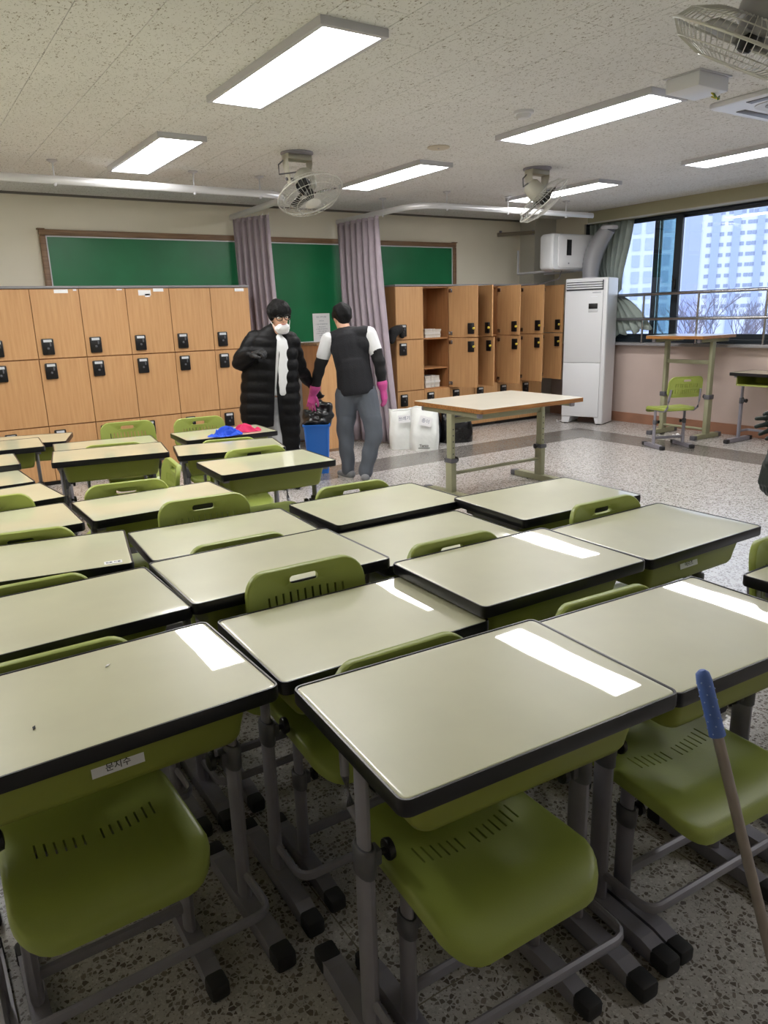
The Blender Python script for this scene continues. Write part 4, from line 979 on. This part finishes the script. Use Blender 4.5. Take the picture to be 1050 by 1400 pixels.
blob('hair', [(hc1+U*.060-Fv*.025, .098, hc1+U*.06+Fv*.022, .092, Sd, .98), (hc1+U*.02-Fv*.05, .075, hc1-U*.04-Fv*.05, .055), (hc1+U*.055+Fv*.055+Sd*.035, .050, hc1+U*.042+Fv*.084+Sd*.02, .018), (hc1+U*.055+Fv*.06-Sd*.035, .050, hc1+U*.042+Fv*.084-Sd*.03, .018), (hc1+U*.055+Fv*.07, .04, hc1+U*.046+Fv*.09, .017),
      (hc1+Sd*.078+U*.05, .03, hc1+Sd*.078+U*.0+Fv*.01, .018), (hc1-Sd*.078+U*.05, .03, hc1-Sd*.078+U*.0+Fv*.01, .018)], .006, M_hair, P1, 3, lambda c, n: c+n*.004*math.sin(65*c.x+30*c.z))
mk = blob('face_mask', [(hc1-U*.078+Fv*.066-Sd*.024, .034, hc1-U*.078+Fv*.066+Sd*.024, .034), (hc1-U*.100+Fv*.050-Sd*.020, .036, hc1-U*.100+Fv*.050+Sd*.020, .036), (hc1-U*.085+Fv*.040-Sd*.042, .026, hc1-U*.085+Fv*.040+Sd*.042, .026)], .0045, M_mask, P1, 12)
for e in (-1, 1): MB().tube([hc1-U*.075+Fv*.045+Sd*e*.062, hc1-U*.04+Fv*.02+Sd*e*.078, hc1-U*.01-Fv*.012+Sd*e*.088, hc1+U*.02-Fv*.018+Sd*e*.088], .0022, 5).build('mask_strap', M_mask, mk)
gm = MB()
def ringat(c, a, b, rx, ry, n=18): return [c+a*rx*math.cos(2*PI*i/n)+b*ry*math.sin(2*PI*i/n) for i in range(n)]
for e in (-1, 1): gm.tube(ringat(hc1+U*.004+Fv*.108+Sd*e*.034, Sd, U, .028, .023), .0032, 6, closed=True)
gm.tube([hc1+U*.010+Fv*.109-Sd*.008, hc1+U*.010+Fv*.109+Sd*.008], .003, 6)
for e in (-1, 1): gm.tube([hc1+U*.010+Fv*.106+Sd*e*.061, hc1+U*.012+Fv*.05+Sd*e*.079, hc1+U*.010-Fv*.0+Sd*e*.083], .003, 6)
gm.build('spectacles', M_blk, P1)
M_eye = mat('eye_white', (226, 222, 216), .3); M_iris = mat('dark_iris', (30, 22, 18), .2)
for e in (-1, 1):
    c = hc1+U*.004+Fv*.083+Sd*e*.032
    MB().lathe([(.001, -.011), (.006, -.0095), (.0105, -.004), (.0115, 0), (.0105, .004), (.006, .0095), (.001, .011)], 14, Matrix.Translation(c) @ Matrix.Diagonal((1.25, .8, .8, 1))).build('eye', M_eye, P1)
    c2 = c+Fv*.0075; MB().lathe([(.001, -.005), (.004, -.003), (.005, 0), (.004, .003), (.001, .005)], 10, Matrix.Translation(c2)).build('iris', M_iris, P1)
    MB().tube([c+U*.022+Fv*.006-Sd*.016, c+U*.025+Fv*.01, c+U*.022+Fv*.006+Sd*.016], .0028, 6).build('eyebrow', M_hair, P1)
MB().tube([hc1-U*.05+Fv*.094-Sd*.02, hc1-U*.051+Fv*.1, hc1-U*.05+Fv*.094+Sd*.02], .0035, 6).build('lips', mat('lip', (176, 104, 98), .5), P1)

# ---- the third person, mostly past the right edge: only the two gloved hands reach into the picture
cx3 = V(0, 0, 0)
sA, eA, wA = V(-.17, .0, 1.33), V(-.10, .03, 1.03), V(-.255, -.03, .765)
sB, eB, wB = V(.17, .0, 1.33), V(.12, -.18, 1.06), V(-.195, -.10, .975)
h3a = hand(wA, (-.12, -.03, -1), (.8, .25, 0), (.2, -1, 0), .55, .02, 1.05)
h3b = hand(wB, (-.93, .02, -.22), (.1, .9, -.35), (0, .2, 1), .28, .32, 1.05)
body = [(V(-.09, 0, .86), .095, V(-.12, .0, .47), .06), (V(-.12, 0, .47), .058, V(-.125, .03, .09), .042), (V(.09, 0, .86), .095, V(.10, .0, .47), .06), (V(.10, 0, .47), .058, V(.11, .03, .09), .042),
        (V(-.125, .03, .085), .04, V(-.14, -.09, .04), .036), (V(.11, .03, .085), .04, V(.12, -.09, .04), .036), (V(0, 0, .9), .14, V(0, 0, 1.1), .125, sy, .72), (V(0, 0, 1.1), .125, V(0, .0, 1.28), .14, sy, .7),
        (sA, .058, sB, .058), (V(0, .0, 1.34), .06, V(0, -.01, 1.47), .054), (sA, .05, eA, .042), (eA, .04, wA, .028), (sB, .05, eB, .042), (eB, .04, wB, .028)]+head(V(0, -.02, 1.56), (0, 0, 1), (-.7, -.6, -.1))+h3a+h3b
P3 = blob('person', body, .0065, M_skin, None, 5)
tag(P3, 'person past the right edge of the photo, only dark green gloved hands showing', 'person')
place(P3, (3.51, 1.66, 0), -YAW)
blob('jumper', [(V(0, 0, .90), .165, V(0, 0, 1.1), .158, sy, .74), (V(0, 0, 1.1), .158, V(0, 0, 1.26), .168, sy, .7), (sA, .074, sB, .074), (sA, .068, eA, .058), (eA, .056, wA.lerp(eA, .18), .042), (sB, .068, eB, .058), (eB, .056, wB.lerp(eB, .25), .042)], .01, mat('dark_jumper', (36, 40, 46), .85), P3, 5)
blob('trousers', [(V(-.05, 0, .88), .13, V(.05, 0, .88), .13), (V(-.09, 0, .86), .115, V(-.12, 0, .47), .085), (V(-.12, 0, .47), .085, V(-.125, .03, .09), .068), (V(.09, 0, .86), .115, V(.10, 0, .47), .085), (V(.10, 0, .47), .085, V(.11, .03, .09), .068)], .01, mat('black_trousers', (24, 25, 28), .8), P3, 5)
blob('work_glove', [(wA.lerp(eA, .25), .040, wA, .032)]+[(a, b*1.16, c, d*1.16) for a, b, c, d in h3a], .0045, M_dgl, P3, 3)
blob('work_glove', [(wB.lerp(eB, .25), .040, wB, .032)]+[(a, b*1.16, c, d*1.16) for a, b, c, d in h3b], .0045, M_dgl, P3, 3)
blob('hair', [(V(0, 0, 1.61), .095, V(-.02, -.03, 1.61), .09), (V(.03, .03, 1.56), .08, V(.04, .035, 1.51), .06)], .008, M_hair, P3, 3)
for x, y in ((-.125, .03), (.11, .03)):
    b0 = V(x, y, .035); dr = V(-.1, -1, 0)
    blob('shoe', [(b0-dr*.05, .044, b0+dr*.07, .043), (b0+dr*.07, .043, b0+dr*.15, .032)], .007, M_blk, P3, 3, lambda c, n: V(c.x, c.y, max(c.z, .0)))
# ================================================================== fans
def fan(label, mount, centre, axis, rad, blades_rot, clear):
    mount, centre, ax = Vector(mount), Vector(centre), Vector(axis).normalized()
    t = thing('ceiling_fan', label, 'fan', mount, 0, 'ceiling mounted swivel fans')
    M_body = M_ivory if clear else mat('grey_fan_body', (158, 158, 160), .4)
    pl = MB()
    pl.lathe([(.125, 0), (.125, -.010), (.11, -.018)], 28).build('ceiling_plate', M_steel, t)
    # hanging bracket: two curved cheeks and a bridge
    b_ = MB()
    for s_ in (-1, 1): b_.tube([(s_*.100, 0, -.01), (s_*.102, 0, -.08), (s_*.088, 0, -.17), (s_*.075, 0, -.225)], [.052, .050, .036, .022], 10, .009, up=(1, 0, 0))
    b_.box((0, 0, -.035), (.205, .11, .045), 0, .012); b_.build('bracket', M_body, t)
    MB().cyl((-.105, 0, -.19), (.105, 0, -.19), .012, 10).build('pivot_bolt', M_steeld, t)
    q = ax.to_track_quat('Z', 'Y').to_matrix().to_4x4(); m0 = Matrix.Translation(centre-mount) @ q
    MB().lathe([(.012, -.20), (.050, -.195), (.072, -.17), (.080, -.10), (.070, -.055), (.045, -.035), (.02, -.03)], 24, m0).build('motor_housing', M_body, t)
    MB().lathe([(.012, -.04), (.030, -.035), (.034, .0), (.026, .022), (.008, .028)], 20, m0).build('hub', M_blk, t)
    p0 = m0 @ V(0, 0, -.15)
    MB().tube([(0, 0, -.19), p0.lerp(V(0, 0, -.19), .5), p0], .028, 12).build('neck', M_body, t)
    MB().tube([(-.10, .02, -.05), (-.15, .02, -.09), (-.155, .01, -.16), p0+V(-.05, 0, .03)], .006, 6).build('cable', M_steeld, t)
    mB = M_clear if clear else mat('grey_clear_blade', (150, 150, 148), .3)
    for k in range(3):
        vs = []; fs = []; n = 9
        for i in range(n+1):
            r = .03+(rad*.86-.03)*i/n; wdt = rad*(.14+.30*math.sin(PI*min(1, (i/n)*.75+.12)))
            for j in range(5):
                s_ = j/4-.5; a = blades_rot+k*2*PI/3+s_*wdt/max(r, .06)*1.0
                vs.append(m0 @ V(r*math.cos(a), r*math.sin(a), -.012+s_*.05*(1-.3*i/n)))
        for i in range(n):
            for j in range(4): a = i*5+j; fs.append((a, a+1, a+6, a+5))
        o = MB().add(vs, fs).build('blade', mB, t, True, 80); sd = o.modifiers.new('s', 'SOLIDIFY'); sd.thickness = .003
    # wire guard: ribs are thin joined wires, rims are rings
    M_wire = mat('guard_wire', (206, 206, 200), .3, metal=.3)
    nr = 64 if not clear else 44; g = MB(); rw = .0016 if not clear else .0013
    for i in range(nr):
        a = 2*PI*i/nr
        for sgn in (1, -1):
            prof = [(.045, .075 if sgn > 0 else -.075), (rad*.55, .072 if sgn > 0 else -.074), (rad*.85, .045 if sgn > 0 else -.045), (rad, 0)]
            tw = .10*sgn
            g.tube([m0 @ V(r*math.cos(a+tw*r/rad), r*math.sin(a+tw*r/rad), z) for r, z in prof], rw, 4, cap=False)
    o = g.build('guard_wires', M_wire, t, True, 80); o['kind'] = 'stuff'
    for r, z, w_ in ((rad+.002, 0, .0055), (rad*.86, .044, .0022), (rad*.86, -.044, .0022), (rad*.5, .074, .002)):
        MB().tube([m0 @ V(r*math.cos(2*PI*i/48), r*math.sin(2*PI*i/48), z) for i in range(48)], w_, 6, closed=True).build('guard_ring', M_wire, t)
    MB().lathe([(.060, .070), (.060, .078), (.05, .083), (.01, .085)] if clear else [(.034, .072), (.034, .078), (.028, .081), (.01, .082)], 28, m0).build('badge', mat('badge_white', (206, 204, 196), .4), t)
    return t
fan('cream swivel fan hanging from the ceiling above the left curtain', (2.86, 5.42, ZC), (2.875, 5.27, 2.365), (.05, -.42, -.85), .25, .4, True)
fan('cream swivel fan hanging in front of the far ceiling light, cage turned edge on', (5.06, 5.09, ZC), (5.05, 5.0, 2.40), (.50, -.25, -.62), .25, 1.0, True)
fan('large grey wire caged swivel fan at the top right corner, nearest the camera', (2.75, 1.60, ZC), (2.714, 1.72, 2.36), (-.074, .475, -.877), .268, .2, False)

# ================================================================== bin, sacks, bags
t = thing('waste_bin', 'blue square plastic waste bin lined with a black bag', 'bin', (3.367, 6.28, 0), -YAW+.04)
o = rrect(.23, .23, .03, 4); n = len(o); vs = []; fs = []
loops = [(.84, 0), (1.06, .46), (1.16, .46), (1.16, .48), (1.05, .48), (1.02, .45), (.81, .012)]
for s_, z in loops: vs += [(x*s_, y*s_, z) for x, y in o]
for a in range(len(loops)-1): fs += [(a*n+j, a*n+(j+1) % n, (a+1)*n+(j+1) % n, (a+1)*n+j) for j in range(n)]
fs.append(tuple(range(n))[::-1]); fs.append(tuple((len(loops)-1)*n+j for j in range(n)))
MB().add(vs, fs).build('bin_body', mat('blue_plastic', (48, 124, 226), .4), t, True, 40)
M_bag = mat('black_bin_liner', (20, 21, 22), .28, bump=.9, bscale=14)
random.seed(3)
def crinkle(a, fq): return lambda c, n: c+n*a*(math.sin(fq*c.x+2*math.sin(fq*.7*c.z))+math.sin(fq*1.3*c.z+1.7*c.y*fq*.4))
tag(blob('bin_liner', [(V(0, 0, .42), .10, V(0, .0, .50), .115), (V(-.06, .0, .50), .09, V(-.09, .02, .57), .05), (V(.06, .03, .52), .10, V(.09, .04, .62), .07), (V(.0, .03, .52), .09, V(.03, .06, .64), .06), (V(.09, .03, .60), .05, V(.13, .04, .55), .045)], .010, M_bag, None, 4, crinkle(.008, 46)), 'black bag bulging out of the blue waste bin', 'bag')
bpy.data.objects['bin_liner'].location = (3.367, 6.28, .0); bpy.data.objects['bin_liner'].rotation_euler = (0, 0, -YAW+.04)

def sack(name, loc, rz, w_, d_, h_, m, label, cat, lean=.0, seed=1, fold=.5):
    random.seed(seed); t = thing(name, label, cat, loc, rz)
    o = rrect(w_, d_, d_*.38, 6); n = len(o); K = 16; vs = []; fs = []
    for k in range(K+1):
        tt = k/K; sx = (.93+.07*math.sin(PI*min(1, tt*1.6)))*(1-.06*max(0, tt-.6)); sy_ = (1-.72*max(0, (tt-.35)/.65)**1.3)
        for i, (x, y) in enumerate(o):
            a = 2*PI*i/n; b_ = 1+.03*math.sin(5*a+4*tt+seed)+.02*math.sin(9*a-7*tt)
            vs.append((x*sx*b_, y*sy_*b_+lean*tt**1.5, h_*tt+.012*math.sin(6*x/w_*2+seed)*tt))
    for k in range(K): fs += [(k*n+j, k*n+(j+1) % n, (k+1)*n+(j+1) % n, (k+1)*n+j) for j in range(n)]
    fs.append(tuple(range(n))[::-1]); fs.append(tuple(K*n+j for j in range(n)))
    mb = MB().add(vs, fs); b = mb.build('bag_body', m, t, True, 70)
    MB().tube([(vs[K*n+j][0], vs[K*n+j][1], vs[K*n+j][2]) for j in range(n)], .006, 6, closed=True).build('rim', m, t)
    return t
M_sack = mat('white_woven_sack', (226, 229, 226), .55, bump=.55, bscale=16, noise=.05, nscale=8)
s1 = sack('white_sack', (4.745, 6.83, 0), -YAW+.12, .28, .24, .43, M_sack, 'white sack with a paper sign next to the mauve curtain, leftmost of the bags', 'bag', .04, 2)
s2 = sack('white_sack', (4.90, 6.60, 0), -YAW-.10, .33, .27, .455, M_sack, 'large white sack with a slanted sign in front of the black bag', 'bag', .05, 5)
sack('black_sack', (5.14, 6.86, 0), -YAW, .30, .26, .42, mat('navy_black_bag', (24, 26, 34), .35, bump=.8, bscale=12), 'tall black bag standing right behind the white sack', 'bag', .03, 8)
sack('black_sack', (5.46, 6.74, 0), -YAW+.2, .40, .28, .42, mat('black_plastic_bag', (18, 18, 20), .2, bump=1.0, bscale=14), 'squat shiny black rubbish bag under the wooden edged table', 'bag', .02, 11)
def sign(t, x, y, z, rz, tilt, w_, h_, s_, sz):
    o = MB().box((0, 0, 0), (w_, h_, .0015)).build('paper_sign', M_paper, t, False); o.matrix_local = Matrix.Translation((x, y, z)) @ Matrix.Rotation(rz, 4, 'Y') @ frame_mtx((0, 0, 0), (1, 0, 0), (0, tilt, 1))
    text('sign_writing', s_, sz, Matrix.Translation((0, 0, .001)), mat('blue_grey_marker', (96, 104, 132), .7), o)
sign(s1, .02, -.118, .345, -.05, .12, .14, .085, '쓰레기', .048)
sign(s2, .02, -.122, .325, .28, .22, .14, .10, '종이', .05)
tx = text('sack_print', 'Tarco', .042, frame_mtx((.0, -.1385, .055), (1, 0, .02), (0, 0, 1)), M_ink, s2, .002)
MB().box((.0, -.1385, .028), (.13, .004, .006)).build('print_line', M_ink, s2, False)

# ================================================================== cloths on the desk, scraps
from mathutils import noise
def cloth(name, loc, rz, m, label, seed, L_=.2):
    N = 56; vs = []; fs = []
    for i in range(N+1):
        for j in range(N+1):
            u, v_ = 2*i/N-1, 2*j/N-1; r = max(abs(u), abs(v_)); a = math.atan2(v_, u); e = r*(1+.22*noise.noise((2*math.cos(a), 2*math.sin(a), seed)))
            x, y = L_*.5*e*math.cos(a), L_*.36*e*math.sin(a)
            p = V(x*17, y*17, seed*3.1); f_ = max(0, 1-r**2.2)
            q = noise.noise(p+V(noise.noise(p*.7), noise.noise(p*.7+V(5, 0, 0)), 0)*1.6)
            vs.append((x, y, .0008+f_**.5*(.006+.062*(1-abs(q)*2.2)*(.35+.65*f_)*(0.75+.5*noise.noise(p*.35))) if f_ > 0 else .0008))
    vs = [(x, y, max(z, .0008)) for x, y, z in vs]
    for i in range(N):
        for j in range(N): a = i*(N+1)+j; fs.append((a, a+N+1, a+N+2, a+1))
    n = len(vs); vs += [(x, y, 0) for x, y, z in vs]; fs += [tuple(k+n for k in f[::-1]) for f in fs]
    o = MB().add(vs, fs).build(name, m, None, True, 180)
    o.location = loc; o.rotation_euler = (0, 0, rz); tag(o, label, 'cloth'); return o
cloth('cleaning_cloth', (1.86, 4.80, .7085), .2, mat('blue_cloth', (26, 74, 196), .85), 'crumpled blue cloth lying on the desk by the coated person', 4, .26)
cloth('cleaning_cloth', (2.045, 4.85, .7085), -.3, mat('crimson_cloth', (198, 34, 88), .85), 'crumpled pink red cloth lying beside the blue one', 9, .2)
def scrap(loc, rz, pts, m, label, name='paper_scrap', h_=.004):
    t = MB().prism(pts, 0, h_); o = t.build(name, m, None, False); o.location = loc; o.rotation_euler = (0, 0, rz); tag(o, label, 'scrap'); return o
b_ = blob('crumpled_paper', [(V(0, 0, .02), .02, V(.05, .02, .03), .022), (V(.02, .03, .02), .018, V(.06, -.02, .02), .016), (V(0, 0, .018), .017, V(-.02, .03, .03), .015)], .006, M_paper, None, 2, lambda c, n: c+n*.005*math.sin(90*c.x+70*c.z)); b_.location = (7.42, 5.14, -.003); tag(b_, 'small crumpled white paper on the floor under the lone green chair', 'paper')
scrap((7.60, 5.46, 0), .5, [(-.11, -.015), (-.05, -.03), (.06, -.02), (.12, .0), (.05, .03), (-.06, .02)], M_blk, 'thin dark scrap on the floor near the tall table feet', 'dark_scrap')
for k, (x, y, z) in enumerate(((.305, 1.64, .7168), (.12, 1.45, .7168))):
    scrap((x, y, z), .6*k+.4, [(-.007, -.002), (.0, -.003), (.008, .001), (.002, .004)], M_paper if k == 0 else M_ink, ('tiny white eraser crumb on the labelled foreground desk', 'tiny dark crumb on the labelled foreground desk')[k], 'crumb', .002)

# ================================================================== broom handle leaning on the front desk corner
A, B = V(1.187, .728, .800), V(1.232, .560, .250); dr = (B-A).normalized(); foot = A+dr*((A.z-.045)/-dr.z)
t = thing('broom', 'broom with a grey pole and blue grip leaning on the centre foreground desk', 'broom', (foot.x, foot.y, 0))
L_ = lambda s_: A+dr*s_-V(foot.x, foot.y, 0)
tot = (foot-A).length
MB().tube([L_(.105), L_(tot-.10)], .0105, 14).build('pole', mat('grey_beige_pole', (158, 148, 142), .45, noise=.05, nscale=30), t)
g = MB().tube([L_(-.008), L_(-.002), L_(.012), L_(.10), L_(.122), L_(.124)], [.006, .0125, .0145, .0145, .0155, .011], 16).build('grip', mat('blue_grip', (86, 118, 196), .5), t)
random.seed(2)
dots = MB()
for k in range(36):
    s_ = .012+.003*k; a = k*2.4; x = dr.cross(V(0, 0, 1)).normalized(); y = x.cross(dr); p = L_(s_)+(x*math.cos(a)+y*math.sin(a))*.0145
    dots.lathe([(.0016, -.001), (.0016, .001), (.0006, .0018)], 6, Matrix.Translation(p) @ (x*math.cos(a)+y*math.sin(a)).to_track_quat('Z', 'Y').to_matrix().to_4x4())
dots.build('grip_studs', mat('pale_stud', (150, 172, 220), .5), g)
MB().tube([L_(tot-.13), L_(tot-.02)], .017, 14).build('socket', mat('blue_grip2', (70, 104, 190), .5), t)
hb = MB().box((0, 0, .05), (.30, .045, .03), .3, .008).build('head', mat('blue_grip2', (70, 104, 190), .5), t)
br = MB(); ca, sa = math.cos(.3), math.sin(.3)
for i in range(40):
    for j in range(4):
        u, v_ = -.145+.29*i/39, -.018+.036*j/3; x, y = u*ca-v_*sa, u*sa+v_*ca
        br.tube([(x, y, .038), (x*1.06, y*1.3, .001)], .0018, 3)
o = br.build('bristles', mat('bristle_grey', (90, 92, 100), .7), t); o['kind'] = 'stuff'

# ================================================================== outside the windows
GZ = -9.0
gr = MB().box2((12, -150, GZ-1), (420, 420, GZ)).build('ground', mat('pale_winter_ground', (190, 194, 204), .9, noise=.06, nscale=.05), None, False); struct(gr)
def tower(label, dist, az_l, az_r, floors, fh, cols, wall, pier, winm, base_z, wsize, depth=14):
    """far apartment block facing the school; az given as tangent Y/X of its left and right edges"""
    am = (math.atan(az_l)+math.atan(az_r))/2; d = V(math.cos(am), math.sin(am), 0); s_ = V(d.y, -d.x, 0)   # s: to the right
    wl = dist*math.tan(math.atan(az_l)-am); wr_ = dist*math.tan(am-math.atan(az_r)); W_ = wl+wr_
    t = thing('apartment_building', label, 'building', d*dist+V(0, 0, GZ), math.atan2(s_.y, s_.x))
    H = floors*fh
    MB().box2((-W_/2, 0, 0), (W_/2, depth, H)).build('wall', wall, t, False)
    MB().box2((-W_/2-.3, -.3, H), (W_/2+.3, depth+.3, H+1.2)).build('parapet', wall, t, False)
    for (u0, u1, kind) in cols:
        x0, x1 = -W_/2+u0*W_, -W_/2+u1*W_
        if kind == 'pier': MB().box2((x0, -.5, 0), (x1, .2, H+1.5)).build('pier', pier, t, False)
    wm = MB().box((0, .02, 0), (wsize[0], .24, wsize[1])).mesh('window', winm, False)
    for (u0, u1, kind) in cols:
        if kind == 'win':
            xm = -W_/2+(u0+u1)/2*W_
            for f_ in range(2, floors):
                o = link('window', wm, t); o.location = (xm, -.05, (f_+.55)*fh)
    return t
M_t1 = mat('far_hazed_wall', (206, 212, 232), .9); M_t2 = mat('far_hazed_lavender_wall', (158, 168, 206), .9); M_t3 = mat('far_hazed_blue_pier', (156, 168, 196), .9); M_tw = mat('far_hazed_window', (140, 150, 172), .4)  # distance haze is put into these pale bluish wall and window colours
M_tl = mat('near_hazed_wall', (198, 206, 226), .9); M_twl = mat('near_hazed_window', (160, 172, 200), .4)  # nearer block, its colours also paled to stand in for haze
def frac(px, a, b): return (px-a)/(b-a)
a, b = 925, 1120
colsB = [(frac(x0, a, b), frac(x1, a, b), k) for x0, x1, k in ((926, 931, 'win'), (935.5, 958.5, 'gable'), (966, 974, 'win'), (974, 985, 'pier'), (986, 990, 'win'), (996, 1002, 'win'), (1003, 1013.5, 'pier'), (1014, 1019, 'win'), (1023, 1029, 'win'), (1031, 1035, 'win'), (1036, 1046, 'pier'), (1046, 1050, 'win'), (1058, 1063, 'win'), (1066, 1078, 'pier'), (1082, 1088, 'win'), (1096, 1102, 'win'))]
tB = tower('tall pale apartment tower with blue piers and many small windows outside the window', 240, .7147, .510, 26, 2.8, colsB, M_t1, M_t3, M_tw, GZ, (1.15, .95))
for o in list(tB.children):
    if base(o.name) == 'wall': WB2 = max(v.co.x for v in o.data.vertices)*2
for u0, u1, k in colsB:
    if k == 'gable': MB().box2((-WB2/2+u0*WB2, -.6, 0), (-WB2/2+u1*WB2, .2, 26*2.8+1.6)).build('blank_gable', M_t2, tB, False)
a, b = 820, 921
colsA = [(frac(x0, a, b), frac(x1, a, b), 'win') for x0, x1 in ((832, 840), (848, 856), (868, 876), (884, 893), (909, 913))]
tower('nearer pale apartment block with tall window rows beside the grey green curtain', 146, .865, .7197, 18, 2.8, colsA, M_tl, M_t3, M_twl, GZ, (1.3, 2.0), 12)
M_bark = mat('winter_bark', (112, 108, 120), .9)
def bare_tree(loc, h_, seed, label):
    random.seed(seed); mb = MB()
    def br(p, d, l, r, n):
        e = p+d*l; mb.tube([p, p.lerp(e, .5)+V(random.uniform(-.04, .04)*l, random.uniform(-.04, .04)*l, 0), e], [r, r*.85, r*.68], 5, cap=False)
        if n == 0: return
        for k in range(3 if n > 2 else 3):
            a = random.uniform(0, 2*PI); s_ = random.uniform(.3, .75)
            nd = (d+V(math.cos(a)*s_, math.sin(a)*s_, random.uniform(.0, .3))).normalized()
            br(p.lerp(e, random.uniform(.6, 1)), nd, l*random.uniform(.55, .8), r*.6, n-1)
    br(V(0, 0, 0), V(0, 0, 1), h_*.36, h_*.012, 5)
    t = thing('bare_tree', label, 'tree', loc); mb.build('branches', M_bark, t, True)
    MB().lathe([(h_*.025, 0), (h_*.016, h_*.03), (h_*.012, h_*.08)], 8).build('trunk_flare', M_bark, t)
for k, (tan_, dist, h_, lb) in enumerate(((.697, 88, 13, 'thin bare winter tree outside, before the blank lavender gable'), (.655, 88, 14.5, 'tall bare winter tree outside, second from the left'), (.622, 92, 12, 'bare winter tree outside in front of the blue piers'), (.598, 84, 13.5, 'bare winter tree outside near the right edge of the window'), (.573, 90, 12.5, 'bare winter tree outside, rightmost in the window'))):
    dd = V(1, tan_, 0).normalized(); bare_tree(dd*dist+V(0, 0, GZ), h_, 11+k, lb)
M_ever = mat('muted_evergreen', (118, 136, 132), .9, noise=.15, nscale=1.5)
for k, (tan_, dist, h_, r) in enumerate(((.705, 118, 5.4, 1.7), (.672, 108, 6.4, 2.0), (.640, 120, 7.4, 2.2), (.608, 109, 6.8, 2.1), (.580, 119, 6.6, 2.2), (.553, 108, 6.8, 2.0))):
    dd = V(1, tan_, 0).normalized(); random.seed(40+k); caps = [(V(random.uniform(-r, r)*.6, random.uniform(-r, r)*.5, h_*random.uniform(.2, .75)), r*.45, V(random.uniform(-r, r)*.5, random.uniform(-r, r)*.4, h_*random.uniform(.3, .8)), r*.3) for _ in range(8)]
    o = blob('evergreen_shrub', caps+[(V(0, 0, 0), r*.5, V(0, 0, h_*.5), r*.6)], .28, M_ever, None, 1, lambda c, n: c+n*(.25*math.sin(3.1*c.x+1.3*c.z)+.2*math.sin(4.3*c.z+2*c.y)))
    o.location = dd*dist+V(0, 0, GZ); tag(o, 'muted evergreen shrub outside below the tower, %s' % ('leftmost of the row', 'second from the left of the row', 'third from the left of the row', 'third from the right of the row', 'second from the right of the row', 'rightmost of the row')[k], 'shrub', 'evergreen shrubs outside')
bpy.context.view_layer.update()
